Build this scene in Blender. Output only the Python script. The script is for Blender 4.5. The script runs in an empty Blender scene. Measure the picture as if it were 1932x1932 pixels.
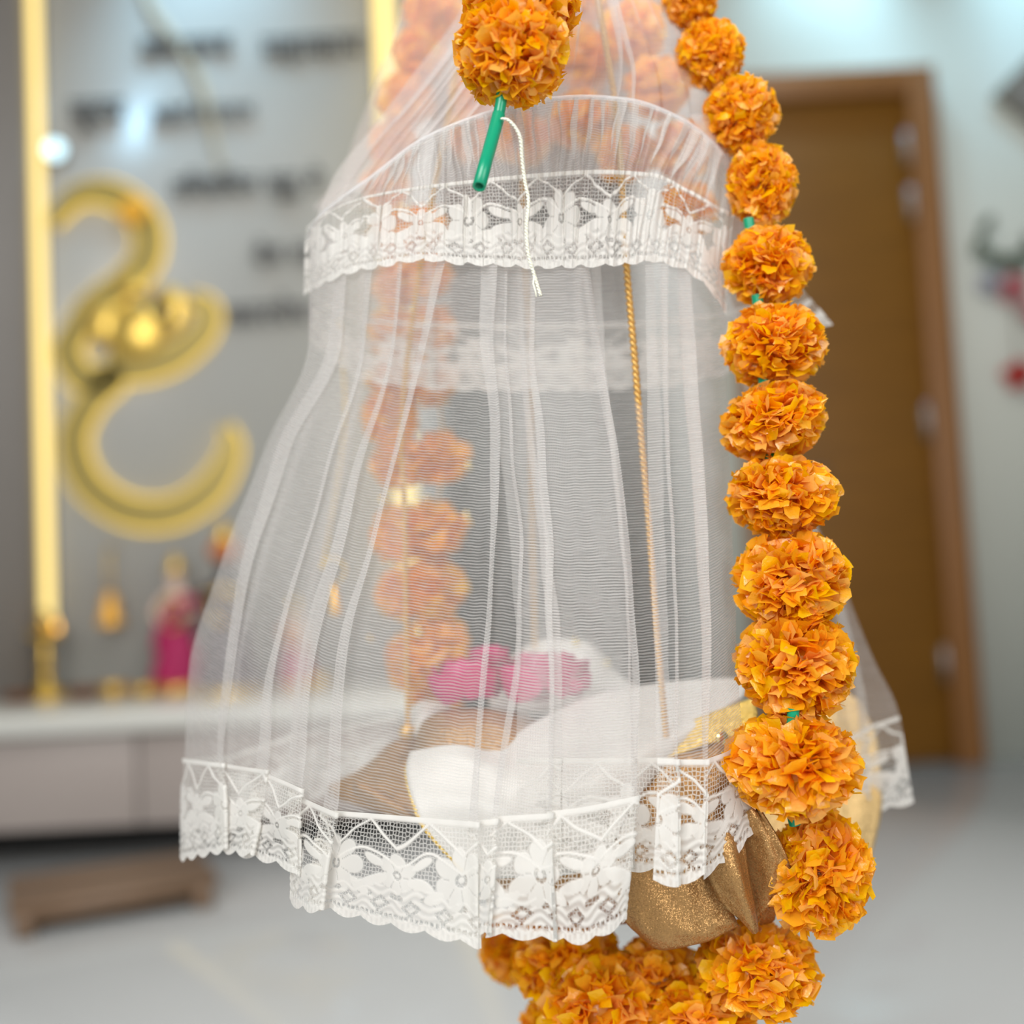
import bpy, bmesh, math, random
import numpy as np
from mathutils import Vector, Matrix

random.seed(7)
rng = np.random.default_rng(7)
S = bpy.context.scene
C = S.collection

# ------------------------------------------------------------------ camera
F = 2071.0
PITCH, ROLL = math.radians(3.6), 0.05
CAM = np.array([0.0, 0.0, 0.62])
fwd = np.array([0, math.cos(PITCH), math.sin(PITCH)])
up0 = np.array([0, -math.sin(PITCH), math.cos(PITCH)])
rt0 = np.array([1.0, 0, 0])
RT = math.cos(ROLL) * rt0 - math.sin(ROLL) * up0
UP = math.cos(ROLL) * up0 + math.sin(ROLL) * rt0
cd = bpy.data.cameras.new('camera')
cam = bpy.data.objects.new('camera', cd)
C.objects.link(cam)
cd.sensor_width = 36.0
cd.lens = F / 1932 * 36.0
cd.clip_start, cd.clip_end = 0.02, 60
m = Matrix.Identity(4)
for i in range(3):
    m[i][0], m[i][1], m[i][2], m[i][3] = RT[i], UP[i], -fwd[i], CAM[i]
cam.matrix_world = m
cd.dof.use_dof = True
cd.dof.focus_distance = 0.622
cd.dof.aperture_fstop = (F / 1932 * 36.0) / 18.0
S.camera = cam

# ------------------------------------------------------------------ world, lights, exposure
S.view_settings.view_transform = 'Standard'
S.view_settings.look = 'None'
S.view_settings.gamma = 1.0
S.view_settings.use_curve_mapping = False
S.view_settings.exposure = 0.0
S.cycles.transparent_max_bounces = 48
S.cycles.max_bounces = 16
S.cycles.diffuse_bounces = 12
S.cycles.transmission_bounces = 12
S.cycles.use_denoising = True
W = bpy.data.worlds.new('world')
S.world = W
W.use_nodes = True
W.node_tree.nodes['Background'].inputs[0].default_value = (0.93, 0.97, 1.0, 1)
W.node_tree.nodes['Background'].inputs[1].default_value = 0.30


def area(name, loc, target, size, power, col=(1, 1, 1), size_y=None):
    l = bpy.data.lights.new(name, 'AREA')
    l.energy = power
    l.color = col
    l.size = size
    if size_y:
        l.shape = 'RECTANGLE'
        l.size_y = size_y
    o = bpy.data.objects.new(name, l)
    C.objects.link(o)
    o.location = loc
    o.rotation_euler = (Vector(target) - Vector(loc)).to_track_quat('-Z', 'Y').to_euler()
    return o


def spot(name, loc, target, power, ang, blend, col):
    l = bpy.data.lights.new(name, 'SPOT')
    l.energy = power
    l.color = col
    l.spot_size = ang
    l.spot_blend = blend
    l.shadow_soft_size = 0.05
    o = bpy.data.objects.new(name, l)
    C.objects.link(o)
    o.location = loc
    o.rotation_euler = (Vector(target) - Vector(loc)).to_track_quat('-Z', 'Y').to_euler()


area('window_light', (-0.9, -1.5, 1.9), (0.05, 0.7, 0.65), 1.5, 78, (1.0, 0.985, 0.96))
area('ceiling_panel_light', (0.25, 0.75, 2.8), (0.2, 0.75, 0), 1.0, 36, (1, 0.97, 0.93))
area('ceiling_panel_light', (0.2, 2.3, 2.85), (0.2, 2.3, 0), 1.6, 4, (0.95, 0.98, 1))
area('hall_fill_light', (0.16, 4.6, 2.8), (0.16, 4.6, 0), 0.4, 8, (1, 1, 1))  # added fill that lifts the otherwise dark hall
area('front_fill_light', (1.3, -1.4, 1.1), (0.25, 0.65, 0.6), 1.2, 26, (1.0, 0.99, 0.97))  # added front fill, opens up the dark crevices of the flowers
spot('door_downlight', (1.05, 3.14, 2.85), (1.05, 3.42, 2.42), 25, math.radians(84), 1.0, (0.42, 0.77, 1.0))
spot('door_downlight', (1.75, 3.14, 2.85), (1.75, 3.42, 2.42), 20, math.radians(84), 1.0, (0.42, 0.77, 1.0))
spot('panel_downlight', (-0.80, 2.85, 2.85), (-0.80, 3.2, 2.35), 24, math.radians(80), 1.0, (0.42, 0.75, 1.0))


# ------------------------------------------------------------------ geometry helpers
def ray(px, py):
    px, py = np.asarray(px, float), np.asarray(py, float)
    return fwd + ((px - 966) / F)[..., None] * RT + ((966 - py) / F)[..., None] * UP


def P(px, py, d):
    return CAM + ray(px, py) * np.asarray(d, float)[..., None]


def PY(px, py, Y):
    r = ray(px, py)
    return CAM + r * ((Y - CAM[1]) / r[..., 1])[..., None]


def PZ(px, py, z):
    r = ray(px, py)
    return CAM + r * ((z - CAM[2]) / r[..., 2])[..., None]


def pchip(x, Y, xi):
    x = np.asarray(x, float)
    Y = np.asarray(Y, float)
    xi = np.asarray(xi, float)
    sh = Y.shape[1:]
    Y = Y.reshape(len(x), -1)
    h = np.diff(x)[:, None]
    dl = np.diff(Y, axis=0) / h
    d = np.zeros_like(Y)
    if len(x) > 2:
        w1 = 2 * h[1:] + h[:-1]
        w2 = h[1:] + 2 * h[:-1]
        a, b = dl[:-1], dl[1:]
        ok = a * b > 0
        sa = np.where(ok, a, 1)
        sb = np.where(ok, b, 1)
        d[1:-1] = np.where(ok, (w1 + w2) / (w1 / sa + w2 / sb), 0)
    d[0] = dl[0]
    d[-1] = dl[-1]
    k = np.clip(np.searchsorted(x, xi) - 1, 0, len(x) - 2)
    hh = h[k]
    t = ((xi - x[k])[:, None]) / hh
    r = ((1 + 2 * t) * (1 - t) ** 2 * Y[k] + t * (1 - t) ** 2 * hh * d[k] + t * t * (3 - 2 * t) * Y[k + 1] + t * t * (t - 1) * hh * d[k + 1])
    return r.reshape((len(xi),) + sh)


def mesh(name, v, f, mat, parent=None, uv=None, attrs=None, smooth=True, kind=None, vcol=None):
    v = np.asarray(v, float)
    if parent is not None:
        root = parent
        off = np.zeros(3)
        while root is not None:
            off += np.array(root.location)
            root = root.parent
        v = v - off
    me = bpy.data.meshes.new(name)
    if isinstance(f, np.ndarray):
        n, k = f.shape
        me.vertices.add(len(v))
        me.vertices.foreach_set('co', v.ravel())
        me.loops.add(n * k)
        me.loops.foreach_set('vertex_index', f.ravel().astype(np.int32))
        me.polygons.add(n)
        me.polygons.foreach_set('loop_start', np.arange(0, n * k, k, dtype=np.int32))
        me.update(calc_edges=True)
    else:
        me.from_pydata(v.tolist(), [], [list(map(int, q)) for q in f])
        me.update()
    if uv is not None:
        li = np.zeros(len(me.loops), np.int32)
        me.loops.foreach_get('vertex_index', li)
        ul = me.uv_layers.new(name='UVMap')
        ul.data.foreach_set('uv', np.asarray(uv, np.float32)[li].ravel())
    for k, a in (attrs or {}).items():
        at = me.attributes.new(k, 'FLOAT', 'POINT')
        at.data.foreach_set('value', np.asarray(a, np.float32).ravel())
    if vcol is not None:
        at = me.attributes.new('tint', 'FLOAT_COLOR', 'POINT')
        at.data.foreach_set('color', np.c_[vcol, np.ones(len(vcol))].astype(np.float32).ravel())
    if smooth:
        me.polygons.foreach_set('use_smooth', np.ones(len(me.polygons), bool))
    me.validate()
    o = bpy.data.objects.new(name, me)
    C.objects.link(o)
    if mat:
        me.materials.append(mat)
    if parent is not None:
        o.parent = parent
    if kind:
        o['kind'] = kind
    return o


def thing(name, label, cat, loc, group=None):
    o = bpy.data.objects.new(name, None)
    C.objects.link(o)
    o.location = tuple(float(c) for c in loc)
    o.empty_display_size = 0.05
    o['label'] = label
    o['category'] = cat
    if group:
        o['group'] = group
    return o


def tag(o, label, cat, group=None):
    o['label'] = label
    o['category'] = cat
    if group:
        o['group'] = group
    return o


def struct(o):
    o['kind'] = 'structure'
    return o


def grid_faces(n, mm, closed_n=False):
    i = np.arange(n if closed_n else n - 1)
    j = np.arange(mm - 1)
    I, J = np.meshgrid(i, j, indexing='ij')
    I2 = (I + 1) % n
    return np.stack([I * mm + J, I2 * mm + J, I2 * mm + J + 1, I * mm + J + 1], -1).reshape(-1, 4)


def box(lo, hi):
    x0, y0, z0 = lo
    x1, y1, z1 = hi
    v = np.array([(x0, y0, z0), (x1, y0, z0), (x1, y1, z0), (x0, y1, z0), (x0, y0, z1), (x1, y0, z1), (x1, y1, z1), (x0, y1, z1)], float)
    f = np.array([(0, 3, 2, 1), (4, 5, 6, 7), (0, 1, 5, 4), (1, 2, 6, 5), (2, 3, 7, 6), (3, 0, 4, 7)])
    return v, f


def boxobj(name, lo, hi, mat, parent=None, bevel=0.0):
    v, f = box(lo, hi)
    o = mesh(name, v, f, mat, parent, smooth=False)
    if bevel:
        b = o.modifiers.new('bevel', 'BEVEL')
        b.width = bevel
        b.segments = 2
    return o


def tube(pts, r, seg=10, closed=False, cap=True, sub=0, flat=None):
    pts = np.asarray(pts, float)
    if sub:
        x = np.arange(len(pts))
        pts = spline(pts, sub)
    n = len(pts)
    r = np.broadcast_to(np.asarray(r, float), (n,)) if np.ndim(r) == 0 or len(r) == n else np.interp(np.linspace(0, 1, n), np.linspace(0, 1, len(r)), r)
    t = np.gradient(pts, axis=0)
    t /= np.linalg.norm(t, axis=1)[:, None] + 1e-12
    nrm = np.zeros_like(pts)
    a = np.array([0, 0, 1.0]) if abs(t[0][2]) < 0.9 else np.array([1.0, 0, 0])
    nn = np.cross(t[0], a)
    nn /= np.linalg.norm(nn)
    for i in range(n):
        nn = nn - t[i] * nn.dot(t[i])
        nn /= np.linalg.norm(nn) + 1e-12
        nrm[i] = nn
    bn = np.cross(t, nrm)
    ang = np.linspace(0, 2 * math.pi, seg, endpoint=False)
    ring = pts[:, None, :] + r[:, None, None] * (np.cos(ang)[None, :, None] * nrm[:, None, :] + np.sin(ang)[None, :, None] * bn[:, None, :])
    v = ring.reshape(-1, 3)
    f = []
    for i in range(n - 1):
        for j in range(seg):
            k = (j + 1) % seg
            f.append((i * seg + j, i * seg + k, (i + 1) * seg + k, (i + 1) * seg + j))
    if cap:
        f.append(tuple(range(seg))[::-1])
        f.append(tuple((n - 1) * seg + j for j in range(seg)))
    return v, f


def spline(pts, sub):
    """Catmull-Rom through points."""
    p = np.vstack([2 * pts[0] - pts[1], pts, 2 * pts[-1] - pts[-2]])
    out = []
    for i in range(1, len(p) - 2):
        for k in range(sub):
            t = k / sub
            out.append(0.5 * ((2 * p[i]) + (-p[i - 1] + p[i + 1]) * t + (2 * p[i - 1] - 5 * p[i] + 4 * p[i + 1] - p[i + 2]) * t * t + (-p[i - 1] + 3 * p[i] - 3 * p[i + 1] + p[i + 2]) * t ** 3))
    out.append(p[-2])
    return np.array(out)


def join(parts):
    vs, fs, o = [], [], 0
    for v, f in parts:
        vs.append(np.asarray(v, float))
        fs += [tuple(int(i) + o for i in q) for q in f]
        o += len(v)
    return np.vstack(vs), fs


def lathe(c, prof, seg=24, sx=1, sy=1):
    prof = np.asarray(prof, float)
    a = np.linspace(0, 2 * math.pi, seg, endpoint=False)
    v = np.array([[(c[0] + r * sx * math.cos(t), c[1] + r * sy * math.sin(t), c[2] + z) for r, z in prof] for t in a]).reshape(-1, 3)
    return v, [tuple(q) for q in grid_faces(seg, len(prof), True)]


def ball(c, rx, ry, rz, n=16, mm=12, p=1.0):
    th = np.linspace(-math.pi / 2, math.pi / 2, mm)
    ph = np.linspace(0, 2 * math.pi, n, endpoint=False)
    sg = lambda x: np.sign(x) * np.abs(x) ** p
    A, B = np.meshgrid(ph, th, indexing='ij')
    v = np.stack([c[0] + rx * sg(np.cos(A)) * sg(np.cos(B)), c[1] + ry * sg(np.sin(A)) * sg(np.cos(B)), c[2] + rz * sg(np.sin(B))], -1).reshape(-1, 3)
    return v, [tuple(q) for q in grid_faces(n, mm, True)]


def sheet(rows, n, mm, wob=0.0):
    """rows: list of polylines of (px, py, depth); smooth grid through them."""
    A = np.array([[list(q) for q in r] for r in rows], float)          # R,K,3
    R, K = A.shape[:2]
    B = pchip(np.arange(K), A.transpose(1, 0, 2), np.linspace(0, K - 1, n))   # n,R,3
    B = pchip(np.arange(R), B.transpose(1, 0, 2), np.linspace(0, R - 1, mm))  # mm,n,3
    B = B.transpose(1, 0, 2)
    if wob:
        i, j = np.meshgrid(np.linspace(0, 1, n), np.linspace(0, 1, mm), indexing='ij')
        B[..., 2] += wob * smooth_noise(i * 6, j * 4, 3)
    v = P(B[..., 0], B[..., 1], B[..., 2])
    return v.reshape(-1, 3), grid_faces(n, mm)


def smooth_noise(a, b, seed, k=9):
    r = np.random.default_rng(seed)
    o = 0
    for _ in range(k):
        fx, fy, ph = r.normal(0, 1.6), r.normal(0, 1.6), r.uniform(0, 6.28)
        o = o + np.sin(a * fx + b * fy + ph)
    return o / math.sqrt(k)


# ------------------------------------------------------------------ materials
def mat(name):
    m_ = bpy.data.materials.new(name)
    m_.use_nodes = True
    return m_, m_.node_tree, m_.node_tree.nodes, m_.node_tree.links


def pbr(name, col, rough=0.5, metal=0.0, noise=0.0, nscale=20.0, bump=0.0, emit=None, es=0.0, spec=0.5, stretch=None):
    m_, nt, N, L = mat(name)
    b = N['Principled BSDF']
    b.inputs['Base Color'].default_value = (*col, 1)
    b.inputs['Roughness'].default_value = rough
    b.inputs['Metallic'].default_value = metal
    b.inputs['Specular IOR Level'].default_value = spec
    if emit:
        b.inputs['Emission Color'].default_value = (*emit, 1)
        b.inputs['Emission Strength'].default_value = es
    if noise or bump:
        tc = N.new('ShaderNodeTexCoord')
        mp = N.new('ShaderNodeMapping')
        if stretch:
            mp.inputs['Scale'].default_value = stretch
        nz = N.new('ShaderNodeTexNoise')
        nz.inputs['Scale'].default_value = nscale
        nz.inputs['Detail'].default_value = 5
        L.new(tc.outputs['Object'], mp.inputs[0])
        L.new(mp.outputs[0], nz.inputs['Vector'])
        if noise:
            mx = N.new('ShaderNodeMix')
            mx.data_type = 'RGBA'
            mx.inputs['A'].default_value = (*[c * (1 - noise) for c in col], 1)
            mx.inputs['B'].default_value = (*[min(1, c * (1 + noise)) for c in col], 1)
            L.new(nz.outputs['Fac'], mx.inputs['Factor'])
            L.new(mx.outputs['Result'], b.inputs['Base Color'])
        if bump:
            bp = N.new('ShaderNodeBump')
            bp.inputs['Strength'].default_value = bump
            bp.inputs['Distance'].default_value = 0.002
            L.new(nz.outputs['Fac'], bp.inputs['Height'])
            L.new(bp.outputs[0], b.inputs['Normal'])
    return m_


def mth(N, L, op, a, b=None, c=None, clamp=False):
    n = N.new('ShaderNodeMath')
    n.operation = op
    n.use_clamp = clamp
    for i, x in enumerate((a, b, c)):
        if x is None:
            continue
        if isinstance(x, (int, float)):
            n.inputs[i].default_value = x
        else:
            L.new(x, n.inputs[i])
    return n.outputs[0]


def cloth_out(N, L, cover, col, trans=0.45):
    N.remove(N['Principled BSDF'])
    d = N.new('ShaderNodeBsdfDiffuse')
    t = N.new('ShaderNodeBsdfTranslucent')
    d.inputs[0].default_value = (*col, 1)
    t.inputs[0].default_value = (*col, 1)
    mx = N.new('ShaderNodeMixShader')
    mx.inputs[0].default_value = trans
    L.new(d.outputs[0], mx.inputs[1])
    L.new(t.outputs[0], mx.inputs[2])
    tr = N.new('ShaderNodeBsdfTransparent')
    m2 = N.new('ShaderNodeMixShader')
    L.new(cover, m2.inputs[0])
    L.new(tr.outputs[0], m2.inputs[1])
    L.new(mx.outputs[0], m2.inputs[2])
    L.new(m2.outputs[0], N['Material Output'].inputs['Surface'])


def tulle_mat(name, base, line, warp, col, pv=0.0017, pu=0.0009):
    """sheer net: weft threads at spacing pv, finer warp at pu, uneven thread weight."""
    m_, nt, N, L = mat(name)
    uv = N.new('ShaderNodeUVMap')
    sp = N.new('ShaderNodeSeparateXYZ')
    L.new(uv.outputs[0], sp.inputs[0])
    nz = N.new('ShaderNodeTexNoise')
    nz.inputs['Scale'].default_value = 120
    L.new(uv.outputs[0], nz.inputs['Vector'])
    mp = N.new('ShaderNodeMapping')
    mp.inputs['Scale'].default_value = (60, 900, 1)
    L.new(uv.outputs[0], mp.inputs[0])
    n2 = N.new('ShaderNodeTexNoise')
    n2.inputs['Scale'].default_value = 1.0
    L.new(mp.outputs[0], n2.inputs['Vector'])
    ph = mth(N, L, 'MULTIPLY', nz.outputs['Fac'], 5.0)
    sv = mth(N, L, 'SINE', mth(N, L, 'ADD', mth(N, L, 'MULTIPLY', sp.outputs[1], 2 * math.pi / pv), ph))
    su = mth(N, L, 'SINE', mth(N, L, 'ADD', mth(N, L, 'MULTIPLY', sp.outputs[0], 2 * math.pi / pu), mth(N, L, 'MULTIPLY', sv, 1.2)))
    a = mth(N, L, 'MULTIPLY', mth(N, L, 'MULTIPLY_ADD', sv, 2.2, 0.5, True), line)
    a = mth(N, L, 'MULTIPLY', a, mth(N, L, 'MULTIPLY_ADD', n2.outputs['Fac'], 1.4, 0.3))
    b = mth(N, L, 'MULTIPLY', mth(N, L, 'MULTIPLY_ADD', su, 2.0, 0.4, True), warp)
    c = mth(N, L, 'ADD', mth(N, L, 'MAXIMUM', a, b), base, None, True)
    cloth_out(N, L, c, col)
    return m_


def lace_mat(name, col, hole=0.0023, net=0.75):
    m_, nt, N, L = mat(name)
    uv = N.new('ShaderNodeUVMap')
    vo = N.new('ShaderNodeTexVoronoi')
    vo.feature = 'DISTANCE_TO_EDGE'
    vo.inputs['Scale'].default_value = 1.0 / hole
    vo.inputs['Randomness'].default_value = 0.35
    L.new(uv.outputs[0], vo.inputs['Vector'])
    ring = mth(N, L, 'MULTIPLY', mth(N, L, 'MULTIPLY_ADD', vo.outputs['Distance'], -7.0, 1.35, True), net)
    at = N.new('ShaderNodeAttribute')
    at.attribute_name = 'stitch'
    cv = mth(N, L, 'MAXIMUM', mth(N, L, 'MINIMUM', ring, mth(N, L, 'MULTIPLY', mth(N, L, 'ADD', at.outputs['Fac'], 0.25, None, True), 4.0, None, True)), at.outputs['Fac'], True)
    cloth_out(N, L, cv, col, 0.35)
    return m_


def petal_mat(name, gloss=0.045, trans=0.45):
    m_, nt, N, L = mat(name)
    N.remove(N['Principled BSDF'])
    at = N.new('ShaderNodeAttribute')
    at.attribute_name = 'tint'
    d = N.new('ShaderNodeBsdfDiffuse')
    t = N.new('ShaderNodeBsdfTranslucent')
    g = N.new('ShaderNodeBsdfGlossy')
    g.inputs['Roughness'].default_value = 0.28
    L.new(at.outputs['Color'], d.inputs[0])
    L.new(at.outputs['Color'], t.inputs[0])
    nz = N.new('ShaderNodeTexNoise')
    nz.inputs['Scale'].default_value = 350
    tc = N.new('ShaderNodeTexCoord')
    L.new(tc.outputs['Object'], nz.inputs['Vector'])
    bp = N.new('ShaderNodeBump')
    bp.inputs['Strength'].default_value = 0.5
    bp.inputs['Distance'].default_value = 0.001
    L.new(nz.outputs['Fac'], bp.inputs['Height'])
    for s in (d, t, g):
        L.new(bp.outputs[0], s.inputs['Normal'])
    mx = N.new('ShaderNodeMixShader')
    mx.inputs[0].default_value = trans
    L.new(d.outputs[0], mx.inputs[1])
    L.new(t.outputs[0], mx.inputs[2])
    m2 = N.new('ShaderNodeMixShader')
    m2.inputs[0].default_value = gloss
    L.new(mx.outputs[0], m2.inputs[1])
    L.new(g.outputs[0], m2.inputs[2])
    L.new(m2.outputs[0], N['Material Output'].inputs['Surface'])
    return m_


def brocade_mat(name, col, glit=0.75, scale=2200):
    """gold tissue: metallic yarn with glitter flakes turned at random."""
    m_, nt, N, L = mat(name)
    b = N['Principled BSDF']
    tc = N.new('ShaderNodeTexCoord')
    vo = N.new('ShaderNodeTexVoronoi')
    vo.inputs['Scale'].default_value = scale
    L.new(tc.outputs['Object'], vo.inputs['Vector'])
    mp = N.new('ShaderNodeMapping')
    mp.inputs['Scale'].default_value = (900, 900, 70)
    L.new(tc.outputs['Object'], mp.inputs[0])
    nz = N.new('ShaderNodeTexNoise')
    nz.inputs['Scale'].default_value = 1
    L.new(mp.outputs[0], nz.inputs['Vector'])
    geo = N.new('ShaderNodeNewGeometry')
    sub = N.new('ShaderNodeVectorMath')
    sub.operation = 'SUBTRACT'
    sub.inputs[1].default_value = (0.5, 0.5, 0.5)
    L.new(vo.outputs['Color'], sub.inputs[0])
    sc = N.new('ShaderNodeVectorMath')
    sc.operation = 'SCALE'
    sc.inputs['Scale'].default_value = glit
    L.new(sub.outputs[0], sc.inputs[0])
    ad = N.new('ShaderNodeVectorMath')
    ad.operation = 'ADD'
    L.new(geo.outputs['Normal'], ad.inputs[0])
    L.new(sc.outputs[0], ad.inputs[1])
    nm = N.new('ShaderNodeVectorMath')
    nm.operation = 'NORMALIZE'
    L.new(ad.outputs[0], nm.inputs[0])
    L.new(nm.outputs[0], b.inputs['Normal'])
    mx = N.new('ShaderNodeMix')
    mx.data_type = 'RGBA'
    mx.inputs['A'].default_value = (*[c * 0.72 for c in col], 1)
    mx.inputs['B'].default_value = (*[min(1, c * 1.25) for c in col], 1)
    L.new(nz.outputs['Fac'], mx.inputs['Factor'])
    L.new(mx.outputs['Result'], b.inputs['Base Color'])
    b.inputs['Metallic'].default_value = 0.65
    b.inputs['Roughness'].default_value = 0.36
    return m_


def emis(name, col, s):
    m_, nt, N, L = mat(name)
    N.remove(N['Principled BSDF'])
    e = N.new('ShaderNodeEmission')
    e.inputs[0].default_value = (*col, 1)
    e.inputs[1].default_value = s
    L.new(e.outputs[0], N['Material Output'].inputs['Surface'])
    return m_


M = {}
M['wall'] = pbr('wall_paint', (0.51, 0.525, 0.465), 0.55, noise=0.03, nscale=3)
M['panel'] = pbr('panel_laminate', (0.42, 0.42, 0.395), 0.30, noise=0.03, nscale=2)
M['pilaster'] = pbr('pilaster_laminate', (0.24, 0.22, 0.20), 0.5, noise=0.05)
M['ceiling'] = pbr('ceiling_paint', (0.8, 0.8, 0.8), 0.7)
M['hallwall'] = pbr('hall_paint', (0.62, 0.63, 0.61), 0.6)
M['floor'] = pbr('marble_floor', (0.47, 0.48, 0.475), 0.10, noise=0.06, nscale=1.3)
M['door'] = pbr('door_veneer', (0.16, 0.066, 0.004), 0.5, spec=0.3, noise=0.35, nscale=4, stretch=(0.6, 1, 9))
M['jamb'] = pbr('jamb_wood', (0.22, 0.092, 0.022), 0.42, noise=0.2, nscale=6, stretch=(8, 1, 0.6))
M['steel'] = pbr('steel', (0.40, 0.38, 0.36), 0.3, 1.0)
M['console_top'] = pbr('console_marble', (0.66, 0.66, 0.61), 0.25, noise=0.06, nscale=4)
M['console'] = pbr('console_laminate', (0.40, 0.345, 0.315), 0.45, noise=0.04, nscale=5)
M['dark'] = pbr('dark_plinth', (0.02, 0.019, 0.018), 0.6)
M['stool'] = pbr('stool_wood', (0.20, 0.125, 0.075), 0.5, noise=0.25, nscale=6, stretch=(0.8, 8, 8))
M['letters'] = pbr('black_acrylic', (0.045, 0.045, 0.045), 0.35)
M['gold'] = pbr('polished_gold', (0.85, 0.58, 0.13), 0.32, 0.8)
M['emblem'] = pbr('emblem_gold', (0.40, 0.30, 0.075), 0.4, 0.2)
M['neon'] = emis('emblem_neon', (1.0, 0.68, 0.13), 1.4)
M['led'] = emis('led_strip', (1.0, 0.76, 0.27), 1.7)
M['lamp'] = emis('reflection_glow', (0.62, 0.90, 1.0), 2.6)  # glow for the reflected lamp on the panel
M['leaf'] = pbr('dark_leaf', (0.035, 0.05, 0.012), 0.5)
M['pinkfl'] = pbr('pink_silk', (0.60, 0.20, 0.22), 0.6)
M['redfl'] = pbr('red_silk', (0.50, 0.03, 0.02), 0.6)
M['lilac'] = pbr('lilac_silk', (0.45, 0.45, 0.52), 0.6)
M['frame'] = pbr('grey_frame', (0.16, 0.15, 0.12), 0.5)
M['framein'] = pbr('grey_frame_inner', (0.20, 0.19, 0.17), 0.4)
M['magenta'] = pbr('magenta_cloth', (0.42, 0.01, 0.10), 0.6, noise=0.2, nscale=40)
M['purple'] = pbr('dark_purple_cloth', (0.045, 0.022, 0.04), 0.6, noise=0.4, nscale=30)
M['skin_dark'] = pbr('idol_dark', (0.03, 0.03, 0.035), 0.4)
M['skin'] = pbr('idol_marble', (0.72, 0.52, 0.42), 0.4)
M['orange_cloth'] = pbr('orange_cloth', (0.52, 0.16, 0.05), 0.6)
M['brass'] = pbr('brass', (0.80, 0.52, 0.10), 0.28, 0.9)
M['copper'] = pbr('copper_brown', (0.20, 0.08, 0.03), 0.4, 0.5)
M['green'] = pbr('green_straw', (0.0, 0.29, 0.15), 0.28, noise=0.12, nscale=60, stretch=(1, 1, 0.1))
M['greenin'] = pbr('green_straw_inside', (0.0, 0.11, 0.055), 0.5)
M['thread'] = pbr('cotton_thread', (0.86, 0.85, 0.72), 0.8, bump=0.6, nscale=900)
M['cord'] = pbr('gold_cord', (0.66, 0.40, 0.12), 0.35, 0.55, noise=0.35, nscale=900)
M['hoop'] = pbr('clear_hoop_tube', (0.80, 0.80, 0.81), 0.12)
M['hoop'].node_tree.nodes['Principled BSDF'].inputs['Alpha'].default_value = 0.45
M['tulle'] = tulle_mat('white_tulle', 0.09, 0.34, 0.16, (0.76, 0.75, 0.735))
M['crown_tulle'] = tulle_mat('crown_tulle', 0.24, 0.22, 0.18, (0.80, 0.76, 0.745), 0.0011, 0.0011)
M['frill'] = tulle_mat('frill_tulle', 0.22, 0.34, 0.22, (0.78, 0.77, 0.755), 0.0015)
M['tulle_back'] = tulle_mat('back_tulle', 0.05, 0.24, 0.10, (0.76, 0.75, 0.735))
M['lace'] = lace_mat('white_lace', (0.80, 0.79, 0.755), 0.0022, 0.6)
M['satin'] = pbr('white_satin', (0.60, 0.59, 0.56), 0.42, noise=0.02, nscale=60, bump=0.15)
M['petal'] = petal_mat('marigold_film')
M['rose'] = petal_mat('rose_cloth', 0.03, 0.3)
M['brocade'] = brocade_mat('gold_brocade', (0.40, 0.222, 0.08))
M['sequin'] = pbr('gold_sequin', (1.0, 0.80, 0.32), 0.18, 1.0)
M['brocade_lit'] = brocade_mat('lit_gold_brocade', (0.80, 0.55, 0.24))  # petal catching the light: its brightness is put into this gold
M['goldtrim'] = brocade_mat('gold_trim', (0.80, 0.56, 0.14), 1.0, 2200)

# ------------------------------------------------------------------ the room
YB, YR, YH, HC = 3.20, 3.42, 6.6, 2.9
struct(boxobj('floor', (-3.2, -1.2, -0.05), (3.4, YH + 0.3, 0.0), M['floor']))
struct(boxobj('ceiling', (-3.2, 1.3, HC), (3.4, YH + 0.3, HC + 0.1), M['ceiling']))
xl = PY(40, 700, YB)[0]
xe = PY(770, 700, YB)[0]
struct(boxobj('wall_left', (-3.2, YB, 0), (xe, YB + 0.12, HC), M['panel']))
struct(boxobj('wall_hall_left', (xe - 0.12, YB + 0.12, 0), (xe, YH, HC), M['hallwall']))
xr = PY(1345, 700, YR)[0]
struct(boxobj('wall_right', (xr, YR, 0), (3.4, YR + 0.12, HC), M['wall']))
struct(boxobj('wall_hall_right', (xr, YR + 0.12, 0), (xr + 0.12, YH, HC), M['hallwall']))
struct(boxobj('wall_back', (xe - 0.12, YH, 0), (xr + 0.12, YH + 0.12, HC), M['hallwall']))
# dark pilaster left of the light strip
xp = PY(44, 650, YB - 0.12)[0]
struct(boxobj('trim_1', (xp - 0.7, YB - 0.12, 0.0), (xp, YB - 0.002, HC), M['pilaster']))
xj = PY(1440, 600, YR)[0]

# wooden door with frame (part of the setting)
dtl = PY(1405, 140, YR)
dtr = PY(1748, 140, YR)
zt = dtr[2]
x0, x1 = PY(1385, 700, YR)[0], PY(1797, 800, YR)[0]
door = bpy.data.objects.new('door_1', None)
C.objects.link(door)
door.location = (x0, YR - 0.03, 0)
door['kind'] = 'structure'
jw = 0.085
boxobj('door_panel', (x0 + jw, YR - 0.035, 0.01), (x1 - jw, YR - 0.002, zt - jw), M['door'], door, 0.003)
boxobj('jamb', (x0, YR - 0.07, 0), (x0 + jw, YR - 0.002, zt), M['jamb'], door, 0.004)
boxobj('jamb', (x1 - jw, YR - 0.07, 0), (x1, YR - 0.002, zt), M['jamb'], door, 0.004)
boxobj('lintel', (x0 + jw, YR - 0.07, zt - jw), (x1 - jw, YR - 0.002, zt), M['jamb'], door, 0.004)
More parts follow.
